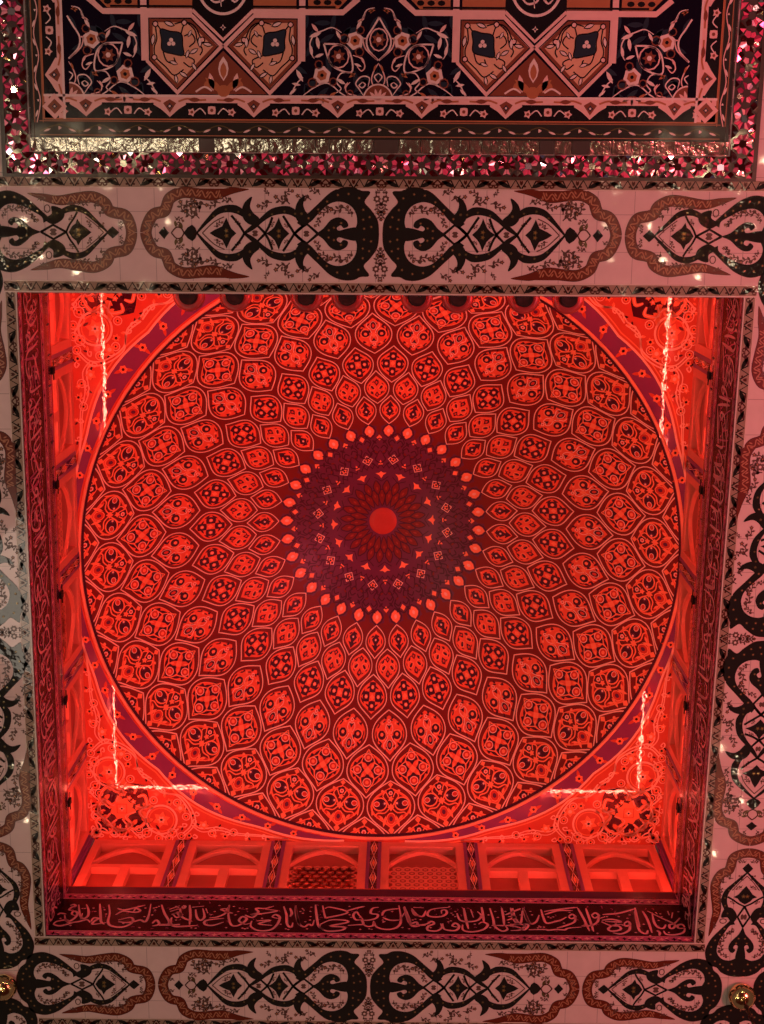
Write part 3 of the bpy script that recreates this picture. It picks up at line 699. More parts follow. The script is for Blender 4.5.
def cell4():
    s = Stamp(); base_cell(s, 'r', .055, False, gap=.87); border_dashes(s, .78, 10, .12, .07)
    dflower(s, 0, -.52, .25); s.poly([(-.13, -.36), (.13, -.36), (0, -.16)], 'dome_dark', .003)
    for x in (-1, 1):
        rnd(s, x * .40, -.42, .19, 'dome_dark'); rnd(s, x * .40, -.42, .08, 'dome_orange', .003); rnd(s, x * .68, -.16, .16, 'dome_dark')
        rnd(s, x * .44, .05, .23, 'dome_dark', .003); rg(s, x * .44, .06, .25, .055, 'dome_orange', .0045, a0=-2.4 if x > 0 else -.9, a1=2.2 if x > 0 else 3.9); rnd(s, x * .44, .04, .10, 'dome_orange', .005, 6)
        s.leaf(x * .22, .58, pi / 2 - x * .5, .3, .10, 'dome_dark', .003); s.leaf(x * .74, .05, pi / 2 + x * .2, .30, .11, 'dome_dark', .003); s.leaf(x * .42, .34, x * .6 + (0 if x > 0 else pi), .26, .11, 'dome_dark', .003)
    for x in (-1, 1):
        s.stroke(cat([(x * .10, .02), (x * .22, -.20), (x * .14, -.40), (x * .02, -.34)], 3), .04, 'dome_line', .0048); s.stroke(cat([(x * .08, .06), (x * .20, .26), (x * .34, .40), (x * .30, .56)], 3), .04, 'dome_line', .0048)
        s.flower(x * .20, -.66, .09, 'dome_dark', None, .0034, 5); s.flower(x * .58, -.40, .07, 'dome_dark', None, .0034, 5); s.flower(x * .20, .16, .10, 'dome_dark', None, .0034, 5)
    s.flower(0, -.04, .15, 'dome_orange', None, .005, 4); s.ell(0, .42, .19, .22, 'dome_dark', .003, 10); s.ring(0, .42, .16, .19, .035, 'dome_line', .004, 10); s.ell(0, .42, .08, .1, 'dome_red', .004, 6)
    return s
def cell5():
    s = Stamp(); base_cell(s, 'r', .05, deep=False, gap=.84)
    for (x, y) in ((0, -.50), (0, .44), (-.50, -.02), (.50, -.02)):
        s.flower(x, y, .34, 'dome_dark', None, .0030, 6, pi / 6 if x == 0 else 0, .74); rnd(s, x, y, .20, 'dome_red', .0038, 10); rg(s, x, y, .19, .035, 'dome_line', .0046, 12); rnd(s, x, y, .09, 'dome_orange', .005, 6)
    s.poly([(-.17, 0), (0, -.15), (.17, 0), (0, .15)], 'dome_orange', .005)
    for x in (-1, 1):
        for y in (-1, 1):
            s.leaf(x * .28, y * .52, atan2(-y * .6, x * .5), .46, .11, 'dome_dark', .003); s.stroke(cat([(0, y * .82), (x * .30, y * .42), (x * .30, y * .30), (x * .42, y * .26), (x * .84, 0)], 3), .045, 'dome_orange', .0048)
            s.leaf(x * .16, y * .12, atan2(y, x), .22, .09, 'dome_orange', .0048)
    return s
def cell6():
    s = Stamp(); base_cell(s, 'r', .045, deep=True, gap=.86)
    dflower(s, 0, -.52, .24, .0035, 0); s.flower(0, -.30, .13, 'dome_orange', None, .004, 5)
    for x in (-1, 1):
        rg(s, x * .47, -.10, .30, .055, 'dome_orange', .0045); rnd(s, x * .47, -.10, .27, 'dome_dark', .003, 10); rnd(s, x * .60, -.10, .12, 'dome_red', .004, 8); rg(s, x * .60, -.10, .12, .03, 'dome_line', .005, 8)
        s.flower(x * .26, -.12, .13, 'dome_violet', 'dome_line', .004, 6)
        s.stroke(cat([(x * .05, .02), (x * .20, -.22), (x * .34, -.40), (x * .22, -.56), (x * .10, -.36)], 3), .05, 'dome_orange', .0048)
        s.stroke(cat([(x * .05, .05), (x * .26, .22), (x * .54, .22), (x * .66, .34)], 3), .05, 'dome_orange', .0048)
        s.leaf(x * .20, .30, pi / 2 - x * .3, .42, .12, 'dome_orange', .004); s.leaf(x * .50, .30, pi / 2 + x * .9, .26, .10, 'dome_orange', .004)
        s.flower(x * .52, .36, .10, 'dome_red', None, .004, 5); s.leaf(x * .78, .04, pi / 2, .3, .08, 'dome_orange', .004); rnd(s, x * .36, -.60, .07, 'dome_orange', .004, 6)
    s.flower(0, .02, .15, 'dome_orange', None, .005, 4); s.ell(0, .42, .18, .20, 'dome_red', .003, 10); s.ring(0, .42, .18, .20, .04, 'dome_orange', .004, 10); s.ell(0, .42, .08, .09, 'dome_violet', .005, 6)
    s.poly([(-.12, .80), (0, .68), (.12, .80), (0, .97)], 'dome_orange', .0048); s.poly([(-.12, -.86), (0, -.97), (.12, -.86), (0, -.74)], 'dome_orange', .0048)
    return s

RINGS = [(1.035, 1.180, 1.335, .42, .5, cell1), (1.250, 1.405, 1.592, .425, 0, cell2), (1.474, 1.668, 1.848, .44, .5, cell3), (1.772, 1.960, 2.172, .437, 0, cell4),
         (2.048, 2.243, 2.440, .457, .5, cell5), (2.318, 2.499, 2.698, .465, 0, cell6), (2.572, 2.785, 3.0, .465, .5, cell6)]
shell = Mesh()
V = []; F = []; NS = 160; NRR = 44
rr_ = [DR * i / NRR for i in range(1, NRR + 1)]
V.append(dome_pt(0, 0))
for r in rr_: V += [dome_pt(r, 2 * pi * k / NS) for k in range(NS)]
F += [(0, 1 + k, 1 + (k + 1) % NS) for k in range(NS)]
for i in range(NRR - 1):
    for k in range(NS):
        j = (k + 1) % NS; o = 1 + i * NS; F.append((o + k, o + NS + k, o + NS + j, o + j))
shell.raw(V, F, 'dome_band', True)
A0 = radians(90) - .055          # a cartouche of the even rings lies on the back axis
for (ri, rc, ro, hw, ph, fn_) in RINGS:
    st = fn_()
    # subdivide nothing, but keep only what lies inside the rim (the last ring is cut by it)
    cut = ro > DR
    for k in range(N32):
        a0 = A0 + (k + ph) * PITCH
        def f(u, v, h, a0=a0):
            r = rc + v * ((rc - ri) if v < 0 else (ro - rc)); return dome_pt(min(r, DR - .004), a0 - u * hw * PITCH, h + .001)
        if cut:
            t = Stamp(); t.V = st.V; vmax = (DR - .004 - rc) / (ro - rc) if DR > rc else (DR - .004 - rc) / (rc - ri)
            for q, mm_ in zip(st.F, st.M):
                if min(st.V[i][1] for i in q) < vmax: t.F.append(q); t.M.append(mm_)
            shell.stamp(t, f)
        else: shell.stamp(st, f)
# faint veins that follow the lattice between the cartouches
DOMEC = W(DX, 0, ZA)
dome = empty('dome', W(DX, 0, AZ)); tag(dome, 'great red-lit dome covered in rings of almond cartouches around a violet medallion', 'dome')
shell.build('shell', parent=dome)

# central medallion
md = Mesh(); pol = lambda st: md.stamp(st, lambda a, r, h: dome_pt(r, a + A0, h + .002))
s = Stamp()
def annulus(r0, r1, m, h=0, n=96):
    b = len(s.V)
    for k in range(n): s.V += [(2 * pi * k / n, r0, h), (2 * pi * k / n, r1, h)]
    for k in range(n): j = (k + 1) % n; s._f((b + 2 * k, b + 2 * k + 1, b + 2 * j + 1, b + 2 * j), m)
for (r0, r1, m_) in ((.12, .28, 'dome_violet'), (.28, .44, 'dome_violet'), (.44, .60, 'dome_violet'), (.60, .76, 'dome_violet'), (.76, .90, 'dome_violet')): annulus(r0, r1, m_)
pol(s)
def polar(t, a, r, sx=1.0):   # a flat stamp laid at angle a, radius r; its +v points outwards
    def f(u, v, h):
        x = r + v; return dome_pt(hypot(x, u), A0 + a + atan2(u, x), h + .003)
    md.stamp(t, f)
for i in range(24):
    a = 2 * pi * i / 24
    t = Stamp()
    pet = cat([(0, -.09), (.028, -.02), (.034, .03), (0, .085), (-.034, .03), (-.028, -.02)], 3, True)
    t.fan(pet, 'dome_band', .001); t.stroke(pet, .010, 'dome_dark', .002, closed=True); t.ell(0, .02, .008, .018, 'dome_rust', .002, 6)
    polar(t, a, .25)
    t = Stamp(); pet = cat([(0, -.07), (.034, 0), (.03, .04), (0, .085), (-.03, .04), (-.034, 0)], 3, True)
    t.stroke(pet, .011, 'dome_dark', .002, closed=True); t.fan(pet, 'dome_band', .001); t.ell(0, 0, .010, .02, 'dome_rust', .0016, 6)
    polar(t, a + pi / 24, .345)
for i in range(16):
    a = 2 * pi * i / 16
    t = Stamp(); t.poly([(-.055, .012), (-.02, -.012), (0, -.045), (.02, -.012), (.055, .012), (.02, .014), (0, .03), (-.02, .014)], 'dome_orange', .002)
    t.stroke([(-.07, -.03), (0, -.075), (.07, -.03)], .009, 'dome_dark', .002); polar(t, a, .495)
    t = Stamp(); t.stroke([(-.05, 0), (0, -.05), (.05, 0), (0, .05)], .010, 'dome_line', .002, closed=True); t.flower(0, 0, .030, 'dome_orange', 'dome_dark', .002, 5)
    for x in (-1, 1):
        for y in (-1, 1): t.leaf(x * .03, y * .03, atan2(y, x), .055, .02, 'dome_dark', .002)
    polar(t, a + pi / 16, .655)
    t = Stamp(); t.poly([(-.024, -.018), (.024, -.018), (0, .03)], 'dome_orange', .002); polar(t, a, .615)
    for sg in (-1, 1):
        t = Stamp()
        t.stroke(cat([(0, -.13), (sg * .05, -.09), (sg * .03, -.03), (sg * .07, .02), (sg * .04, .06), (sg * .01, .03)], 4), .012, 'dome_dark', .0025)
        t.stroke(cat([(0, .14), (sg * .05, .10), (sg * .08, .04), (sg * .05, 0)], 4), .010, 'dome_dark', .0025)
        t.leaf(sg * .03, .08, pi / 2 - sg * .8, .06, .024, 'dome_dark', .0025); t.leaf(sg * .02, -.02, pi / 2 - sg, .05, .02, 'dome_band', .0025)
        polar(t, a, .74); polar(t, a + pi / 16, .80)
for i in range(64):
    a = 2 * pi * i / 64; t = Stamp(); t.stroke(cat([(-.03, -.02), (0, .02), (.03, -.02)], 3), .009, 'dome_dark', .002); polar(t, a, .575); polar(t, a, .725)
for i in range(N32):                        # ring of bright hexagonal drops and their small companions
    a = PITCH * (i + .0)
    t = Stamp(); hexd = [(0, -.062), (.034, -.034), (.048, 0), (.034, .034), (0, .062), (-.034, .034), (-.048, 0), (-.034, -.034)]
    t.fan(hexd, 'dome_orange', .002, (0, 0), 1); t.fan([(0, -.10), (.035, -.06), (.085, -.045), (.070, 0), (.075, .045), (.035, .06), (0, .098), (-.035, .06), (-.075, .045), (-.070, 0), (-.085, -.045), (-.035, -.06)], 'dome_violet', .0008, (0, 0), 1); t.stroke([(x * 1.3, y * 1.25) for x, y in hexd], .010, 'dome_dark', .0015, closed=True); t.ell(0, 0, .015, .022, 'dome_line', .003, 6); polar(t, a + PITCH / 2, .958)
    t = Stamp(); t.poly([(-.028, 0), (0, -.032), (.028, 0), (0, .032)], 'dome_orange', .002); polar(t, a, .885)
md.build('medallion', parent=dome)
disc = Mesh()
V = [dome_pt(0, 0, .012)]; F = []
for r, h in ((.07, .012), (.128, .010), (.142, .0)): V += [dome_pt(r, 2 * pi * k / 40, h) for k in range(40)]
F = [(0, 1 + k, 1 + (k + 1) % 40) for k in range(40)]
for i in range(2): F += [(1 + i * 40 + k, 41 + i * 40 + k, 41 + i * 40 + (k + 1) % 40, 1 + i * 40 + (k + 1) % 40) for k in range(40)]
disc.raw(V, F, 'boss_red', True); tag(disc.build('central_boss', parent=dome), 'plain round red boss at the crown')
er = Stamp(); ne = 160  # dark ring that paints the shade at the foot of the dome
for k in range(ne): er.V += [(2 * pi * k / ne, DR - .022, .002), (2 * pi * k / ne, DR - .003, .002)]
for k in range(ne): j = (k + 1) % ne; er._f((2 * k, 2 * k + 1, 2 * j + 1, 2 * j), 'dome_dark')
md2 = Mesh().stamp(er, lambda a, r, h: dome_pt(r, a, h + .006)); tag(md2.build('painted_shade_line', parent=dome), 'thin painted shade line round the foot of the dome')
rim = Mesh()
rim.lathe([(DR - .003, AZ + .02), (DR - .008, AZ + .004), (DR - .003, AZ - .014), (DR + .008, AZ - .018), (DR + .020, AZ - .012), (DR + .022, AZ + .004)], 'rim_gold', 160, lambda x, y, z: W(x + DX, y, z))
rim.build('rim', parent=dome)

# ------------------------------------------------------------------ corner spandrels
def spandrel_stamp(sx_, sy_):
    """p,q from the corner along the two walls"""
    s = Stamp(); cx, cy = AX - 0, AY - 0
    # edge points on the dome circle, from the wall tangent to the other one
    arc = [(cx - DR * cos(t), cy - DR * sin(t)) for t in [pi / 2 * k / 40 for k in range(41)]]
    arc[0] = (min(arc[0][0], cx - DR), cy); 
    s.poly([(0, 0)] + [(0, cy)] + arc + [(cx, 0)], 'span_red', 0)
    def A_(t, o): return (cx - (DR + o) * cos(t), cy - (DR + o) * sin(t))
    # violet field hugging the rim
    ts = [radians(6 + 78 * k / 40) for k in range(41)]
    lob = lambda t: .02 + .15 * sin(2 * t) ** 1.3 + .05 * abs(sin(4 * t * 2)) * sin(2 * t)
    s.poly([A_(t, .03) for t in ts] + [A_(t, lob(t)) for t in reversed(ts)], 'span_violet', .0012)
    s.stroke([A_(t, lob(t)) for t in ts], .020, 'span_line', .0024); s.stroke([A_(t, lob(t) + .035) for t in ts], .012, 'span_orange', .0024)
    for t in [radians(16 + 58 * k / 11) for k in range(12)]:
        p = A_(t, .03 + (lob(t) - .03) * .55)
        if t_in(p): 
            s.flower(p[0], p[1], .030 + .010 * sin(2 * t), 'span_orange', 'span_dark', .0026, 6, t * 3, .78)
            for dlt in (-.06, .06): s.leaf(p[0], p[1], t * 7 + dlt * 30, .09, .03, 'span_red', .0022)
    def half(t):
        # dark patch with thick strapwork round a square flower, on the diagonal
        t.poly(cat([(.10, .10), (.22, .06), (.36, .10), (.50, .09), (.60, .20), (.52, .30), (.585, .42), (.56, .56)], 4) , 'span_dark', .0014)
        for pts in ([(.20, .20), (.30, .10), (.42, .16), (.36, .25), (.46, .30)], [(.33, .22), (.44, .12), (.55, .20), (.50, .30), (.60, .38)], [(.46, .36), (.56, .34), (.55, .46), (.48, .45)], [(.12, .10), (.20, .08), (.24, .14), (.16, .20), (.22, .28)]):
            t.stroke(cat(pts, 5), .034, 'span_orange', .0026, ends=(.4, .5)); t.stroke(cat(pts, 5), .008, 'span_line', .0034)
        for (x, y, a) in ((.30, .10, 0), (.42, .16, 50), (.55, .20, 20), (.36, .26, 140), (.46, .31, 60), (.24, .14, -40), (.56, .34, 10), (.50, .30, -30)):
            t.leaf(x, y, radians(a), .08, .045, 'span_orange', .0026); t.leaf(x, y, radians(a + 110), .06, .035, 'span_orange', .0026)
        # big roundel with flower
        t.ring(.70, .22, .145, .145, .018, 'span_line', .0026, 26); t.ring(.70, .22, .118, .118, .010, 'span_orange', .0026, 22); t.flower(.70, .22, .085, 'span_orange', 'span_dark', .0026, 6, .3); t.flower(.70, .22, .04, 'span_line', 'span_dark', .0040, 6)
        # arcs springing from the roundel
        for off in (0, .032):
            t.stroke(cat([(.60 + off, .62), (.70 + off, .50), (.86 + off, .46), (.97 + off, .30), (.98 + off, .17), (.90, .08 - off)], 6), .012, 'span_line', .0026)
            t.stroke(cat([(.98 + off, .17), (1.08, .10 + off), (1.25, .115 + off), (1.42, .07 + off * .6), (1.62, .06 + off * .4), (1.9, .035)], 6), .010, 'span_line', .0026)
        # running vine along the wall
        vine = [(.02 + .12 * k, .085 + .045 * (1 if k % 2 else -1)) for k in range(8)]
        t.stroke(cat(vine, 6), .014, 'span_line', .0024)
        for k in range(7):
            x, y = .08 + .12 * k, .085 + .0 * k
            if k % 2 == 0: t.ring(x, y, .045, .045, .009, 'span_line', .0026, 12); t.flower(x, y, .034, 'span_orange', 'span_dark', .0026, 5)
            t.leaf(x, y + .03, pi / 2 + (.6 if k % 2 else -.6), .06, .024, 'span_dark', .002); t.leaf(x, y - .03, -pi / 2 + (.6 if k % 2 else -.6), .04, .02, 'span_orange', .002)
        for (x, y, r, q) in ((1.10, .17, .05, 0), (1.30, .055, .035, 1), (.88, .34, .055, 0), (.78, .40, .04, 1), (.96, .06, .035, 1), (1.50, .035, .022, 0), (.44, .40, .03, 0), (1.20, .06, .03, 0)):
            t.flower(x, y, r, 'span_orange', 'span_dark' if q else 'span_line', .0028, 6 if q else 5, x)
        rr = random.Random(11)
        done = []
        for k in range(1500):
            x = rr.uniform(.04, 1.9); y = rr.uniform(.03, 1.0); a = rr.uniform(0, 6.28)
            if (x - .70) ** 2 + (y - .22) ** 2 < .19 ** 2 or y > x - .02 or (x < .56 and y > .14): continue
            th = atan2(cy - y, cx - x)
            if hypot(x - cx, y - cy) < DR + lob(th) + .09: continue
            if any((x - q[0]) ** 2 + (y - q[1]) ** 2 < .078 ** 2 for q in done): continue
            done.append((x, y)); sz = 1.5
            if len(done) % 3 == 0:
                t.ring(x, y, .036, .036, .008, 'span_line', .0022, 12); t.flower(x, y, .027, 'span_orange', 'span_dark', .0026, 6, a); continue
            t.stroke(cat([(x - .03 * cos(a), y - .03 * sin(a)), (x + .02 * cos(a), y + .02 * sin(a)), (x + .045 * cos(a + .7), y + .045 * sin(a + .7)), (x + .03 * cos(a + 1.7), y + .03 * sin(a + 1.7)), (x + .01 * cos(a + 1.7), y + .01 * sin(a + 1.7))], 3), .011, 'span_line', .0022, ends=(.4, .6))
            t.leaf(x, y, a + 3.4, .055, .026, 'span_orange', .002, 3); t.leaf(x, y, a + 4.6, .045, .020, 'span_dark', .002, 3)
            continue
            t.stroke(cat([(x, y), (x + .03 * cos(a), y + .03 * sin(a)), (x + .05 * cos(a + .7), y + .05 * sin(a + .7)), (x + .035 * cos(a + 1.4), y + .035 * sin(a + 1.4))], 3), .008, 'span_line', .002)
            t.leaf(x, y, a + 2, .04, .018, 'span_dark' if k % 2 == 0 else 'span_orange', .002, 3)
            if k % 5 == 0: t.flower(x + .03, y, .026, 'span_line', 'span_dark', .0022, 5, a)
    t = Stamp(); half(t)
    # clip anything beyond the rim
    tt = Stamp(); tt.V = t.V
    for q, mm_ in zip(t.F, t.M):
        if all(hypot(t.V[i][0] - cx, t.V[i][1] - cy) > DR + .02 for i in q): tt.F.append(q); tt.M.append(mm_)
    s.add(tt)
    t2 = Stamp(); t2.V = [(y, x, h) for (x, y, h) in tt.V]; t2.F = tt.F; t2.M = tt.M; s.add(t2)
    # square flower on the diagonal
    s.poly([(.26, .26), (.40, .26), (.40, .40), (.26, .40)], 'span_orange', .0034); s.flower(.33, .33, .12, 'span_orange', None, .0032, 8, pi / 8, .8)
    s.stroke([(.285, .285), (.375, .285), (.375, .375), (.285, .375)], .010, 'span_red', .0044, closed=True); s.flower(.33, .33, .03, 'span_line', 'span_dark', .0046, 4)
    return s
def t_in(p): return p[0] > .03 and p[1] > .03
SP = spandrel_stamp(1, 1)
for (sx, sy, where) in ((-1, 1, 'back left corner, lower left of the dome'), (1, 1, 'back right corner, lower right of the dome'), (-1, -1, 'front left corner beside the black spotlights'), (1, -1, 'front right corner beside the black spotlights')):
    mm = Mesh().stamp(SP, lambda p, q, h: W(sx * (AX - p) + 0, sy * (AY - q), AZ - h))
    # body behind the tiles
    arc = [(AX - DR * cos(t), AY - DR * sin(t)) for t in [pi / 2 * k / 24 for k in range(25)]]
    t = Stamp(); t.poly([(0, 0), (0, AY)] + arc + [(AX, 0)], 'stucco_dark', -.012); mm.stamp(t, lambda p, q, h: W(sx * (AX - p), sy * (AY - q), AZ - h))
    o = mm.build('spandrel', origin=W(sx * AX, sy * AY, AZ))
    tag(o, 'glossy red tiled spandrel of the ' + where, 'spandrel', 'tiled corner spandrels around the dome')

# ------------------------------------------------------------------ black spotlights on the near ledge
def spot_proto(loc):
    e = empty('spotlight', loc)
    b = Mesh(); b.lathe([(.0, .012), (.050, .010), (.064, .0), (.070, .006), (.072, .03), (.066, .10), (.078, .16)], 'black_metal', 24); b.build('body', parent=e, local=True)
    r = Mesh(); r.lathe([(.074, .055), (.098, .050), (.122, .062), (.130, .085), (.122, .094), (.098, .082), (.078, .080)], 'red_rim', 28); r.build('flange', parent=e, local=True)
    a = Mesh(); a.tube([(0, -.06, .07), (0, -.12, .05), (0, -.17, -.02), (0, -.235, -.085)], .016, 'black_metal', 8); a.box(-.05, .05, -.275, -.235, -.14, -.07, 'black_metal'); a.build('bracket', parent=e, local=True)
    return e
sp = None
xs = (-1.535, -1.165, -.60, -.275, .275, .60, 1.125, 1.475)
names = ['leftmost of the row', 'second from the left', 'third from the left', 'fourth from the left', 'fifth from the left', 'sixth from the left', 'seventh from the left', 'rightmost of the row']
for x, nme in zip(xs, names):
    loc = W(x, -2.42, 11.16)
    if sp is None: sp = spot_proto(loc); e = sp
    else: e = dup(sp, loc)
    tag(e, 'black spotlight with dark red flange under the near border, %s' % nme, 'spotlight', 'black spotlights along the near ledge')

# ------------------------------------------------------------------ blue tile panel with mirror-work frame
PX, PB = 2.33, -3.575            # panel face half width, near (back) edge
PXC = -.02; PCY = -4.56          # its centre line
KX, KY = .00685, .0065
PZ = HZ - .03
def P_(px, py): return ((px - 381.5) * KX, -3.862 + (py - 96) * KY)
def field_half(t):
    """right half of the dark field, centred on px 381.5"""
    Z = lambda x, y: P_(379.5 + (x - 355) / 4.494, y / 4.494)
    w = .0115
    t.stroke(cat([Z(355, 82), Z(380, 125), Z(408, 175), Z(400, 225), Z(356, 272)], 5), w, 'panel_cream', .003)
    t.stroke(cat([Z(363, 268), Z(412, 222), Z(424, 180), Z(410, 175)], 4), w * .8, 'panel_pink', .003)
    t.stroke(cat([Z(598, 200), Z(520, 205), Z(480, 245), Z(474, 325), Z(550, 305), Z(580, 260), Z(598, 200)], 5), w, 'panel_cream', .003)
    t.flower(*Z(533, 255), .05, 'panel_brown', 'panel_cream', .003, 7); t.ring(*Z(533, 255), .07, .075, .010, 'panel_pink', .003, 12)
    for (x, y) in ((460, 185), (606, 340)):
        t.flower(*Z(x, y), .062, 'panel_cream', None, .003, 6, .3, .85); t.flower(*Z(x, y), .036, 'panel_rust', 'panel_black', .004, 6, .3, .85)
    for (x, y, r) in ((440, 235, .028), (437, 138, .026), (508, 178, .030), (556, 368, .024), (620, 292, .026), (648, 374, .03), (480, 420, .02)):
        t.ring(*Z(x, y), r, r, .009, 'panel_brown', .003, 8)
    for pts, c in (([(375, 40), (410, 50), (430, 90), (450, 105), (425, 85), (415, 60)], 'panel_cream'), ([(520, 150), (560, 128), (600, 140), (640, 160), (660, 200), (650, 250), (640, 265)], 'panel_cream'),
                ([(470, 250), (430, 265), (415, 300), (430, 320), (450, 300)], 'panel_pink'), ([(474, 330), (520, 330), (540, 370), (520, 400), (545, 420)], 'panel_cream'),
                ([(470, 448), (520, 420), (580, 375), (640, 395), (700, 440)], 'panel_cream'), ([(690, 350), (720, 380), (745, 430)], 'panel_cream'),
                ([(355, 285), (375, 320), (385, 360), (372, 395)], 'panel_pink'), ([(400, 390), (395, 350), (430, 345), (455, 375), (440, 400), (420, 430)], 'panel_cream'),
                ([(385, 415), (420, 440), (470, 448)], 'panel_cream'), ([(480, 370), (500, 395), (490, 420), (450, 430)], 'panel_pink'), ([(355, 330), (372, 345), (356, 370)], 'panel_cream'),
                ([(425, 370), (440, 385), (425, 395), (412, 380), (425, 370)], 'panel_cream')):
        t.stroke(cat([Z(*p) for p in pts], 4), w * .75, c, .003, ends=(.5, .5))
    for (x, y, a, L, m_) in ((430, 90, 60, .12, 'panel_cream'), (450, 100, 200, .08, 'panel_pink'), (545, 140, 120, .11, 'panel_cream'), (610, 150, 20, .14, 'panel_cream'), (630, 165, 100, .14, 'panel_cream'), (622, 150, -50, .12, 'panel_pink'), (650, 255, -80, .12, 'panel_cream'), (640, 260, -160, .11, 'panel_cream'), (415, 290, -60, .09, 'panel_pink'), (430, 300, -20, .09, 'panel_cream'), (500, 380, -30, .12, 'panel_cream'), (490, 370, 60, .08, 'panel_pink'), (690, 370, -60, .15, 'panel_cream'), (700, 385, -10, .10, 'panel_cream'), (720, 400, 40, .10, 'panel_cream'), (365, 290, 70, .08, 'panel_rust'), (455, 330, 30, .09, 'panel_rust'), (460, 345, -40, .07, 'panel_rust'), (540, 415, 30, .10, 'panel_rust'), (600, 425, 150, .12, 'panel_brown'), (600, 425, 30, .12, 'panel_brown'), (600, 430, 90, .09, 'panel_rust'), (372, 50, 10, .08, 'panel_rust'), (380, 40, 60, .07, 'panel_rust')):
        p = Z(x, y); t.leaf(p[0], p[1], radians(a), L * .62, L * .19, m_, .0036)
    rr = random.Random(5)
    for k in range(26):                        # deep blue leaves in the ground
        x, y = rr.uniform(360, 690), rr.uniform(60, 430); p = Z(x, y); t.leaf(p[0], p[1], rr.uniform(0, 6.28), .12, .035, 'panel_blue', .002)
    # half rosette at the border
    c = Z(355, 452); t.poly([(c[0] + .10 * cos(a_), c[1] + .105 * sin(a_)) for a_ in [pi / 2 * k / 8 for k in range(-0, 9)]] + [c], 'panel_brown', .003) if False else None
    q = [(c[0] + .10 * cos(pi / 2 * k / 8), c[1] - .105 * sin(pi / 2 * k / 8)) for k in range(9)]; t.poly([c] + q, 'panel_brown', .0032); t.stroke(q, .010, 'panel_cream', .004)
    for a_ in (15, 45, 75): t.leaf(c[0], c[1], -radians(a_), .08, .022, 'panel_pink', .0042)

def kite(t):
    """right-pointing kite left of the crossing (px 226,47)"""
    pen = [(150, 17), (196, 17), (226, 47), (180, 95), (150, 63)]
    c = (180, 50); Pn = [P_(*p) for p in pen]; cc = P_(*c)
    sc = lambda k: [(cc[0] + (p[0] - cc[0]) * k, cc[1] + (p[1] - cc[1]) * k) for p in Pn]
    t.poly(sc(1.03), 'panel_pink', .003); t.poly(sc(.88), 'panel_brown', .004); t.stroke(sc(.90), .010, 'panel_black', .0045, closed=True); t.poly(sc(.78), 'panel_orange', .005)
    Z = lambda x, y: P_(130 + x / 4.244, y / 4.244)
    dm = cat([Z(146, 132), Z(185, 140), Z(232, 150), Z(238, 200), Z(240, 240), Z(195, 235), Z(152, 220), Z(150, 175)], 4, True); t.poly(dm, 'panel_blue', .006); t.stroke(dm, .008, 'panel_black', .0065, closed=True)
    [t.ell(Z(190, 187)[0] + .016 * cos(q_), Z(190, 187)[1] + .016 * sin(q_), .014, .014, 'panel_cream', .007, 8) for q_ in (.5, 2.6, 4.7)]
    for pts in ([(146, 132), (125, 110), (130, 170), (118, 210), (125, 250), (165, 290), (200, 325), (240, 300)], [(232, 150), (250, 105), (290, 120), (320, 180), (350, 200)], [(205, 110), (250, 102), (290, 135), (300, 180), (330, 190)], [(240, 240), (285, 260), (270, 290), (240, 270)], [(245, 160), (275, 150), (290, 180), (265, 205)], [(155, 225), (170, 265), (205, 275), (200, 250)], [(300, 185), (320, 215), (310, 240)]):
        t.stroke(cat([Z(*p) for p in pts], 4), .009, 'panel_black', .006)
    for (x, y, a, L) in ((160, 100, 20, .10), (118, 150, 100, .10), (205, 320, 80, .08), (220, 310, 30, .09), (310, 210, -90, .10), (320, 190, 10, .09), (180, 265, 20, .08), (260, 165, -60, .07), (265, 235, -30, .09), (250, 255, -70, .08), (275, 270, 60, .08)):
        p = Z(x, y); t.leaf(p[0], p[1], radians(a), L * .8, L * .36, 'panel_black', .0058); t.leaf(p[0] + .008 * cos(radians(a)), p[1] + .008 * sin(radians(a)), radians(a), L * .62, L * .2, 'panel_cream', .0066)
    for (x, y) in ((125, 110), (246, 104), (118, 250), (320, 175)):
        p = Z(x, y); t.ell(p[0], p[1], .022, .022, 'panel_black', .006, 8); t.ell(p[0], p[1], .014, .014, 'panel_pink', .0068, 8)

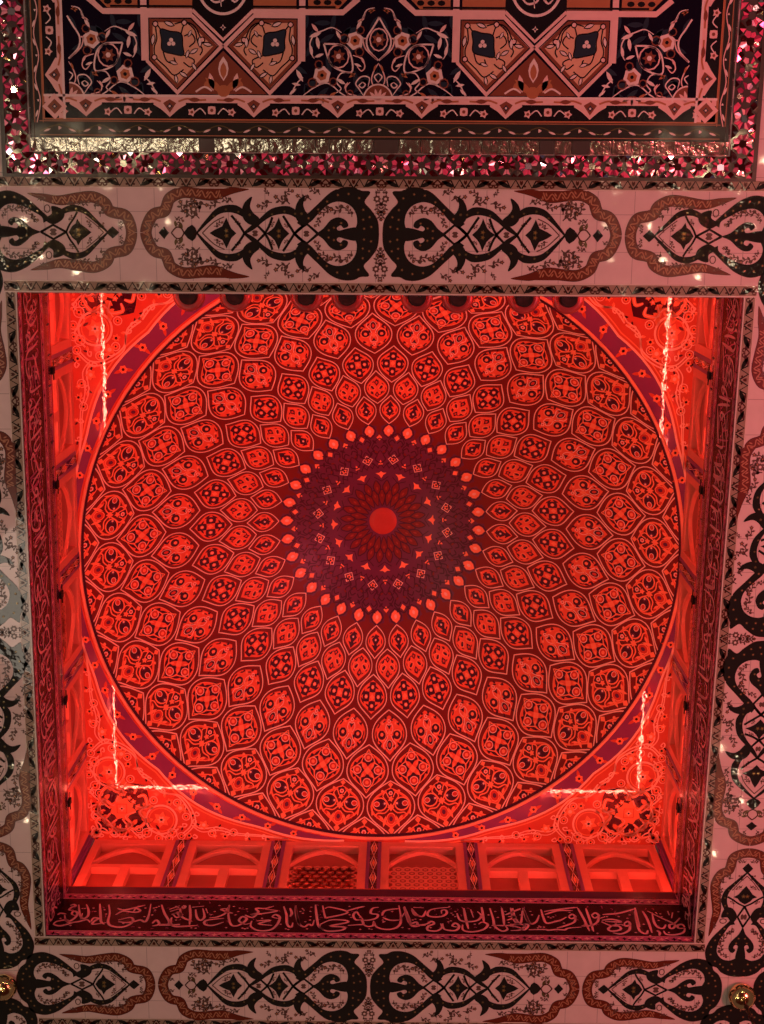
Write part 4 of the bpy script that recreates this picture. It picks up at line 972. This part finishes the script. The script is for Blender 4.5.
def panel_stamp():
    s = Stamp()
    xL, xR = P_(68, 0)[0], P_(695, 0)[0]
    y0 = P_(0, 96)[1]
    half = Stamp()
    # everything between the border line and the panel's centre line; the far half repeats it
    half.poly([(xL, PCY), (xR, PCY), (xR, y0), (xL, y0)], 'navy', .001)
    rf = Stamp(); field_half(rf)
    fm = [P_(381.5, 0)[0]]
    C0 = P_(379.5, 0)[0]; lf = Stamp(); lf.V = [(2 * C0 - x, y, h) for x, y, h in rf.V]; lf.F = rf.F; lf.M = rf.M
    half.add(rf); half.add(lf)
    for cpx_ in (379.5,):
        half.flower(*P_(cpx_, 40), .05, 'panel_brown', 'panel_cream', .003, 7); half.ring(*P_(cpx_, 40), .060, .072, .009, 'panel_pink', .003, 12)
    D = 307 * KX
    a = Stamp(); a.V = [(x + D, y, h) for x, y, h in lf.V]; a.F = lf.F; a.M = lf.M
    b = Stamp(); b.V = [(x - D, y, h) for x, y, h in rf.V]; b.F = rf.F; b.M = rf.M
    for u in (a, b):
        v = Stamp(); v.V = u.V
        for q, m_ in zip(u.F, u.M):
            if all(xL + .01 < u.V[i][0] < xR - .01 for i in q): v.F.append(q); v.M.append(m_)
        half.add(v)
    k = Stamp(); kite(k)
    X = P_(226.0, 0)[0]
    for cx_ in (X, X + 307 * KX):
        dx = cx_ - X
        half.add(k, tx=dx)
        m_ = Stamp(); m_.V = [(2 * cx_ - (x + dx), y, h) for x, y, h in k.V]; m_.F = k.F; m_.M = k.M; half.add(m_)
        tri = [(cx_, P_(0, 52)[1]), (cx_ - 43 * KX, P_(0, 95)[1]), (cx_ + 43 * KX, P_(0, 95)[1])]; half.poly(tri, 'panel_brown', .0035)
        for sg in (-1, 1):
            half.leaf(cx_, P_(0, 94)[1], -pi / 2 + sg * .9, .16, .05, 'panel_rust', .005); half.leaf(cx_ + sg * .07, P_(0, 92)[1], -pi / 2 + sg * .2, .12, .04, 'panel_pink', .005)
            half.ell(cx_ + sg * .10, P_(0, 86)[1], .035, .03, 'panel_rust', .0048, 8); half.stroke(cat([(cx_ + sg * .19, P_(0, 93)[1]), (cx_ + sg * .13, P_(0, 88)[1]), (cx_ + sg * .08, P_(0, 92)[1])], 4), .012, 'panel_cream', .006)
        half.leaf(cx_, P_(0, 82)[1], -pi / 2, .16, .07, 'panel_cream', .0055); half.leaf(cx_, P_(0, 80)[1], -pi / 2, .11, .045, 'panel_rust', .006); half.ell(cx_, P_(0, 92)[1], .045, .04, 'panel_rust', .006, 10)
        # octagon above with a ring of script
        oc = [P_(0, 0)[1]]
        o8 = [(cx_ - 30 * KX, P_(0, 14)[1]), (cx_, P_(0, 43)[1]), (cx_ + 30 * KX, P_(0, 14)[1]), (cx_ + 30 * KX, PCY), (cx_ - 30 * KX, PCY)]
        half.poly(o8, 'panel_black', .003)
        half.flower(cx_, P_(0, 29)[1], .022, 'panel_cream', 'panel_blue', .005, 4, 0, .4)
        cyy = PCY
        half.ring(cx_, cyy, 24 * KX, 24 * KY + .02, .018, 'panel_cream', .005, 22, 0, pi)
        half.stroke([(cx_ - 30 * KX, P_(0, 12)[1]), (cx_, P_(0, 41)[1]), (cx_ + 30 * KX, P_(0, 12)[1])], .022, 'panel_pink', .005)
        for pts in ([(-.11, .05), (-.06, .10), (0, .09), (.03, .05), (.08, .10), (.12, .06)], [(-.08, .03), (-.05, .02), (-.02, .05)], [(.05, .03), (.06, .08)], [(-.02, .03), (-.01, .13)]):
            half.stroke(cat([(cx_ + p[0], cyy + p[1]) for p in pts], 4), .014, 'panel_cream', .006, ends=(.5, .4))
    # pink straps
    for px in (148, 304, 455, 611):
        x = P_(px, 0)[0]; half.poly([(x - .021, PCY), (x + .021, PCY), (x + .021, P_(0, 62)[1]), (x - .021, P_(0, 62)[1])], 'panel_pink', .0042); 
    for (a_, b_) in ((68, 95), (359, 404), (660, 695)): pass
    for cpx in (226, 533):
        for sg in (-1, 1):
            xo = P_(cpx + sg * 78, 0)[0]; xi = P_(cpx + sg * 30, 0)[0]; xx = P_(cpx + sg * 118, 0)[0]; xe = P_(cpx + sg * 133, 0)[0]
            half.stroke([(xi, P_(0, 13.5)[1]), (xx, P_(0, 13.5)[1]), (xe, P_(0, 0)[1])], .038, 'panel_pink', .0046)
            half.poly([(xo + sg * .04, PCY), (xo + sg * .04, P_(0, 10)[1]), (xx - sg * .03, P_(0, 10)[1]), (xe - sg * .06, P_(0, -1)[1]), (xe - sg * .06, PCY)], 'panel_rust', .0040)
            half.poly([(xi + sg * .0, PCY), (xi, P_(0, 10)[1]), (xo - sg * .04, P_(0, 10)[1]), (xo - sg * .04, PCY)], 'panel_rust', .0040)
            half.stroke([(xi, P_(0, 8.5)[1]), (xx - sg * .05, P_(0, 8.5)[1])], .014, 'panel_black', .005)
            for q in (0, 1, 2): half.ell(xo + sg * (.10 + .07 * q), P_(0, 4)[1], .026, .018, 'panel_black', .005, 8)
    s.add(half)
    far = Stamp(); far.V = [(x, 2 * PCY - y, h) for x, y, h in half.V]; far.F = half.F; far.M = half.M; s.add(far)
    # border: wavy pink band, blue band with flowers, orange line, green-black outer band
    s.poly([(-PX - .06, 2 * PCY - PB), (PX + .06, 2 * PCY - PB), (PX + .06, PB), (-PX - .06, PB)], 'panel_green', 0.0)
    ex, ey0 = PX - .065, PB - .12
    return s, xL, xR, y0

s, xL, xR, y0 = panel_stamp()
def run_border(s, a, b, inw, wd):
    """border motifs from a to b; inw = inward unit normal; wd = width of blue band"""
    L = hypot(b[0] - a[0], b[1] - a[1]); ux, uy = (b[0] - a[0]) / L, (b[1] - a[1]) / L; nx, ny = inw
    T = lambda u, v: (a[0] + ux * u + nx * v, a[1] + uy * u + ny * v)       # v = 0 outer edge .. wd inner line
    s.poly([T(0, 0), T(L, 0), T(L, wd), T(0, wd)], 'panel_black', .002)
    n = max(2, round(L / .555)); st = L / n
    w0 = wd * .60
    for i in range(n):
        u = (i + .5) * st
        s.poly([T(u - .11, w0), T(u - .06, w0 - .03), T(u, w0 - wd * .50), T(u + .06, w0 - .03), T(u + .11, w0), T(u + .11, w0 + .02), T(u - .11, w0 + .02)], 'panel_pink', .0030)
        s.poly([T(u - .045, w0 + .01), T(u, w0 - wd * .33), T(u + .045, w0 + .01), T(u, w0 + wd * .22)], 'panel_brown', .0046); s.flower(*T(u, w0 - .01), .022, 'panel_blue', 'panel_cream', .0052, 4)
        for sg in (-1, 1):
            vine = cat([T(u + sg * .06, w0 + .02), T(u + sg * .12, w0 + wd * .24), T(u + sg * .18, w0 + .03), T(u + sg * .25, w0 + wd * .2)], 4)
            s.stroke(vine, .012, 'panel_rust', .0050)
            s.leaf(*T(u + sg * .13, w0 + wd * .2), atan2(uy * sg, ux * sg), .08, .03, 'panel_brown', .0052)
            s.flower(*T(u + sg * .15, wd * .30), .030, 'panel_pink', 'panel_brown', .0040, 5); s.stroke(cat([T(u + sg * .17, wd * .3), T(u + sg * .21, wd * .45), T(u + sg * .245, wd * .22)], 4), .008, 'panel_cream', .004)
        s.flower(*T(u + st / 2, wd * .38), .034, 'panel_pink', 'panel_brown', .0042, 4, pi / 4, .8) if i < n - 1 else None
    s.poly([T(0, w0 + .012), T(L, w0 + .012), T(L, wd), T(0, wd)], 'panel_pink', .0036)
    s.stroke([T(0, wd - .008), T(L, wd - .008)], .016, 'panel_cream', .0056)
    s.stroke([T(0, .0), T(L, .0)], .010, 'panel_rust', .0050)
def run_green(s, a, b, inw, wd):
    L = hypot(b[0] - a[0], b[1] - a[1]); ux, uy = (b[0] - a[0]) / L, (b[1] - a[1]) / L; nx, ny = inw
    T = lambda u, v: (a[0] + ux * u + nx * v, a[1] + uy * u + ny * v)
    n = max(2, round(L / .27)); st = L / n; ang = atan2(uy, ux)
    vine = []
    for i in range(2 * n + 1): vine.append(T(i * st / 2, wd * (.5 + (.22 if i % 2 else -.22))))
    s.stroke(cat(vine, 5), .007, 'panel_pink' if wd < .08 else 'olive_glaze', .0022)
    for i in range(n):
        u = (i + .5) * st
        s.flower(*T(u, wd * .5), wd * .15, 'panel_cream', None, .003, 3, ang)
        for sg in (-1, 1): s.leaf(*T(u + sg * .06, wd * .45), ang + (0 if sg > 0 else pi) + sg * .35, .055, .014, 'panel_cream', .003)
    for v in (.004, wd - .004): s.stroke([T(0, v), T(L, v)], .006, 'tan_glaze', .003)
xo0, xo1, yo0, yo1 = -PX + .035, PX - .035, PB - .125, 2 * PCY - PB + .125
run_border(s, (xo0, yo0), (xo1, yo0), (0, -1), yo0 - y0); run_border(s, (xo1, yo1), (xo0, yo1), (0, 1), yo0 - y0)
run_border(s, (xo0, yo1), (xo0, yo0), (1, 0), xL - xo0); run_border(s, (xo1, yo0), (xo1, yo1), (-1, 0), xo1 - xR)
for (cx_, cy_) in ((xL, y0), (xR, y0), (xL, yo1 - (yo0 - y0)), (xR, yo1 - (yo0 - y0))):
    ux_ = (xo0 + xL) / 2 if cx_ == xL else (xo1 + xR) / 2; uy_ = (yo0 + y0) / 2 if cy_ == y0 else cy_ + (yo0 - y0) / 2
    s.poly([(ux_ - .085, uy_), (ux_, uy_ - .085), (ux_ + .085, uy_), (ux_, uy_ + .085)], 'panel_pink', .0062); s.poly([(ux_ - .05, uy_), (ux_, uy_ - .05), (ux_ + .05, uy_), (ux_, uy_ + .05)], 'panel_brown', .0070); s.flower(ux_, uy_, .02, 'panel_blue', 'panel_cream', .0078, 4)
run_green(s, (-PX, PB - .015), (PX, PB - .015), (0, -1), .10); run_green(s, (-PX, yo1 - .11), (PX, yo1 - .11), (0, 1), .10)
run_green(s, (-PX - .035, yo1), (-PX - .035, PB - .1), (1, 0), .065); run_green(s, (PX + .035, PB - .1), (PX + .035, yo1), (-1, 0), .065)
pan = empty('tile_panel', W(PXC, PCY, HZ)); tag(pan, 'dark blue tiled ceiling panel with orange kite shapes inside a pink mirror-work frame', 'ceiling panel')
pf = lambda x, y, h: W(x + PXC, y, PZ - h)
mm = Mesh().stamp(s, pf); mm.box(-PX - .05 + PXC, PX + .05 + PXC, 2 * PCY - PB, PB, PZ + .001, HZ + .0, 'panel_black', W); mm.build('tile_field', parent=pan)

# mirror strip (bevelled pieces) and cut-mirror border
def strip_pieces(mm, a, b, inw, wd, z0, z1, seed, mats, seg):
    rr = random.Random(seed); L = hypot(b[0] - a[0], b[1] - a[1]); ux, uy = (b[0] - a[0]) / L, (b[1] - a[1]) / L; nx, ny = inw; u = 0
    while u < L:
        w_ = min(rr.uniform(*seg), L - u); q = [(u + .002, 0), (u + w_ - .002, 0), (u + w_ - .002, wd), (u + .002, wd)]
        V = [W(a[0] + ux * p + nx * v + PXC, a[1] + uy * p + ny * v, (z0 + (z1 - z0) * v / wd) + rr.uniform(-.002, .002)) for p, v in q]
        mm.raw(V, [(0, 1, 2, 3)], rr.choice(mats)); u += w_
ms = Mesh(); MM = ['mirror_aged', 'mirror_aged', 'mirror_aged', 'mirror_aged', 'mirror_aged', 'mirror_dark']
ytop = 2 * PCY - PB
strip_pieces(ms, (-PX - .07, PB + .09), (PX + .07, PB + .09), (0, -1), .09, HZ - .004, PZ - .004, 1, MM, (.08, .22))
strip_pieces(ms, (-PX - .075, ytop), (-PX - .075, PB + .09), (1, 0), .04, HZ - .004, PZ - .004, 2, MM, (.10, .25))
strip_pieces(ms, (PX + .075, PB + .09), (PX + .075, ytop), (-1, 0), .04, HZ - .004, PZ - .004, 3, MM, (.10, .25))
strip_pieces(ms, (PX + .07, ytop - .09), (-PX - .07, ytop - .09), (0, 1), .09, HZ - .004, PZ - .004, 4, MM, (.08, .22))
ms.build('mirror_strip', parent=pan)
mb = Mesh()
def mosaic(a, b, inw, wd, seed):
    rr = random.Random(seed); L = hypot(b[0] - a[0], b[1] - a[1]); ux, uy = (b[0] - a[0]) / L, (b[1] - a[1]) / L; nx, ny = inw
    T = lambda u, v, h=0: W(a[0] + ux * u + nx * v + PXC, a[1] + uy * u + ny * v, HZ - .006 - h)
    mb.raw([T(0, 0), T(L, 0), T(L, wd), T(0, wd)], [(0, 1, 2, 3)], 'mirror_dark')
    n = int(L / (wd * 1.0)); st = L / n
    def facet(poly, m):
        cu = sum(p[0] for p in poly) / len(poly); cv = sum(p[1] for p in poly) / len(poly); t1, t2 = rr.gauss(0, .17), rr.gauss(0, .17)
        mb.raw([T(p[0], p[1], .010 + (p[0] - cu) * t1 + (p[1] - cv) * t2) for p in poly], [tuple(range(len(poly)))], m)
    for i in range(n):
        u = (i + .5) * st; v = wd / 2; c = rr.random(); k = wd * .15
        facet([(u - k, v - k), (u + k, v - k), (u + k, v + k), (u - k, v + k)], 'mirror_dark' if c < .55 else 'mirror')
        R1, R2 = wd * .17, wd * .47
        for j in range(8):                     # petals
            a0, a1 = j * pi / 4 + .03, (j + 1) * pi / 4 - .03; am = (a0 + a1) / 2
            PK = ['pink_glass', 'pink_glass', 'pink_glass', 'pink_pale', 'wine_glass', 'wine_glass', 'mirror_pink', 'mirror_rose', 'mirror', 'mirror_aged', 'mirror_dark']
            R2_ = R2 * rr.uniform(.9, 1.08); base_ = (u + R1 * cos(am) * .95, v + R1 * sin(am) * .95); tip = (u + R2_ * cos(am), v + R2_ * sin(am))
            facet([base_, (u + R1 * 1.1 * cos(a0), v + R1 * 1.1 * sin(a0)), (u + R2_ * .8 * cos(a0), v + R2_ * .8 * sin(a0)), tip], rr.choice(PK))
            facet([base_, tip, (u + R2_ * .8 * cos(a1), v + R2_ * .8 * sin(a1)), (u + R1 * 1.1 * cos(a1), v + R1 * 1.1 * sin(a1))], rr.choice(PK))
        for (du, dv) in ((-.5, -.5), (.5, -.5), (-.5, .5), (.5, .5)):       # corner shards
            cu, cv = u + du * st, v + dv * wd; s1, s2 = (1 if du < 0 else -1), (1 if dv < 0 else -1)
            g = wd * .30
            for q in ([(cu, cv), (cu + s1 * g, cv), (cu + s1 * g * .55, cv + s2 * g * .55)], [(cu, cv), (cu + s1 * g * .55, cv + s2 * g * .55), (cu, cv + s2 * g)]):
                facet(q, rr.choice(['mirror', 'mirror', 'mirror_pink', 'pink_glass', 'mirror_rose', 'mirror_lilac', 'mirror_dark', 'pink_glass']))
ox_, oyb = 2.575, -3.335; ix_ = PX + .085
mosaic((-ox_, oyb), (ox_, oyb), (0, -1), oyb - (PB + .095), 21)
mosaic((-ox_, ytop - .1), (-ox_, PB + .095), (1, 0), ox_ - ix_, 22)
mosaic((ox_, PB + .095), (ox_, ytop - .1), (-1, 0), ox_ - ix_, 23)
mb.build('mirror_mosaic_border', parent=pan)
eb = Mesh(); eb.box(-ox_ - .03 + PXC, ox_ + .03 + PXC, oyb + .000, oyb + .022, HZ - .014, HZ, 'olive_edge', W); eb.box(-ox_ - .03 + PXC, -ox_ + PXC, ytop - .1, oyb, HZ - .014, HZ, 'olive_edge', W); eb.box(ox_ + PXC, ox_ + .03 + PXC, ytop - .1, oyb, HZ - .014, HZ, 'olive_edge', W)
eb.build('edge_molding', parent=pan)

# ------------------------------------------------------------------ hanging lamps at the star crossings
def chandelier_proto(base, zdrop=3.7, R=.85):
    e = empty('chandelier', base)
    m_ = Mesh(); m_.lathe([(.0, -.150), (.035, -.148), (.07, -.132), (.096, -.105), (.108, -.07), (.104, -.035), (.085, -.008), (.06, .0)], 'brass', 32); tag(m_.build('ceiling_ball', parent=e, local=True), 'polished brass half globe')
    r = Mesh(); r.tube([(0, 0, -.13), (0, 0, -zdrop)], .014, 'bronze', 8)
    for k in range(int(zdrop / .14)): r.lathe([(.014, -.2 - k * .14), (.022, -.21 - k * .14), (.014, -.22 - k * .14)], 'bronze', 8)
    r.build('rod', parent=e, local=True)
    h = Mesh(); h.lathe([(.0, -zdrop - .22), (.10, -zdrop - .16), (.13, -zdrop - .06), (.05, -zdrop + .06), (.014, -zdrop + .1)], 'brass', 20); h.build('hub', parent=e, local=True)
    am = bm_ = None
    for (n, rad, dz) in ((16, R, 0), (8, R * .55, .22)):
        for k in range(n):
            a = 2 * pi * k / n; arm = Mesh(); arm.tube([(.08, 0, -zdrop - .08 + dz), (rad * .5, 0, -zdrop - .20 + dz), (rad * .92, 0, -zdrop - .12 + dz), (rad, 0, -zdrop + .02 + dz)], .010, 'brass', 6)
            ao = arm.build('arm', local=True) if k == 0 else am.copy()
            if k: COL.objects.link(ao)
            else: am = ao
            ao.parent = e; ao.rotation_euler = (0, 0, a)
            if bm_ is None:
                b = Mesh(); b.lathe([(.0, .10), (.010, .085), (.019, .055), (.015, .02), (.0, .0)], 'bulb', 10); bo = b.build('bulb', local=True); bm_ = bo
            else: bo = bm_.copy(); COL.objects.link(bo)
            bo.parent = e; bo.location = (rad * cos(a), rad * sin(a), -zdrop + .03 + dz)
    return e
ch = None
for (x, y, lb) in ((2.965, 2.955, 'brass ball with dark rod on the ceiling star by the back right corner'), (-2.905, 2.94, 'brass ball on the ceiling star by the back left corner'),
                   (2.93, -2.94, 'chandelier on the ceiling star by the near right corner'), (-2.93, -2.94, 'chandelier on the ceiling star by the near left corner')):
    base = W(x, y, HZ)
    if ch is None: ch = chandelier_proto(base); e = ch
    else: e = dup(ch, base)
    tag(e, lb, 'chandelier', 'brass chandeliers hung from the star crossings')

# ------------------------------------------------------------------ light, floor, camera
fl = Mesh(); fl.box(-12, 12, -12, 16, -UP - .1, -UP, 'carpet', W); tag(fl.build('floor', origin=W(0, 0, -UP)), kind='structure')
def area(name, loc, size, power, col, rot):
    l = bpy.data.lights.new(name, 'AREA'); l.shape = 'DISK'; l.size = size; l.energy = power; l.color = col
    o = bpy.data.objects.new(name, l); COL.objects.link(o); o.location = loc; o.rotation_euler = rot; return o
area('mirror_strip_fill', W(-4.5, 2.6, 0.4), 2.8, 75, (1.0, .84, .66), (pi, 0, 0))  # unseen disc added so the mirror strip has something bright to reflect
area('fill_light_warm', W(-7.0, -2.5, 1.0), 3.5, 170, (1.0, .80, .66), (pi, radians(-28), 0))  # unseen soft fill added on the left to light the ceiling
area('hall_light_pink', W(7.5, -1.0, 1.0), 3.5, 1500, (1.0, .13, .17), (pi, radians(28), 0))
area('fill_light_rose', W(2.5, -9.0, 1.0), 3.0, 220, (1.0, .40, .46), (pi + radians(25), 0, 0))  # unseen soft fill added from the near side
w = bpy.data.worlds.new('world'); bpy.context.scene.world = w; w.use_nodes = True
w.node_tree.nodes['Background'].inputs[0].default_value = (.50, .29, .26, 1); w.node_tree.nodes['Background'].inputs[1].default_value = .18

cd = bpy.data.cameras.new('camera'); cam = bpy.data.objects.new('camera', cd); COL.objects.link(cam)
f_px = 1400.0; tilt, yaw, roll = .2392, .0250, .0326
d = Vector((0, sin(tilt), cos(tilt))); r = Vector((1, 0, 0)); u = r.cross(d)
Rz = Matrix.Rotation(yaw, 3, 'Z'); d = Rz @ d; r = Rz @ r; u = Rz @ u
r2 = r * cos(roll) + u * sin(roll); u2 = u * cos(roll) - r * sin(roll)
M3 = Matrix((r2, u2, -d)).transposed()
cam.matrix_world = Matrix.Translation(Vector((.194, -3.231, UP))) @ M3.to_4x4()
cd.sensor_fit = 'HORIZONTAL'; cd.sensor_width = 36.0; cd.lens = f_px / 764 * 36.0
cd.shift_x = -10.7 / 764; cd.shift_y = 20.8 / 764
cd.clip_start = .05; cd.clip_end = 100
sc = bpy.context.scene; sc.camera = cam
sc.view_settings.view_transform = 'Standard'; sc.view_settings.look = 'None'; sc.view_settings.gamma = 1; sc.view_settings.exposure = 0.0; sc.view_settings.use_curve_mapping = False
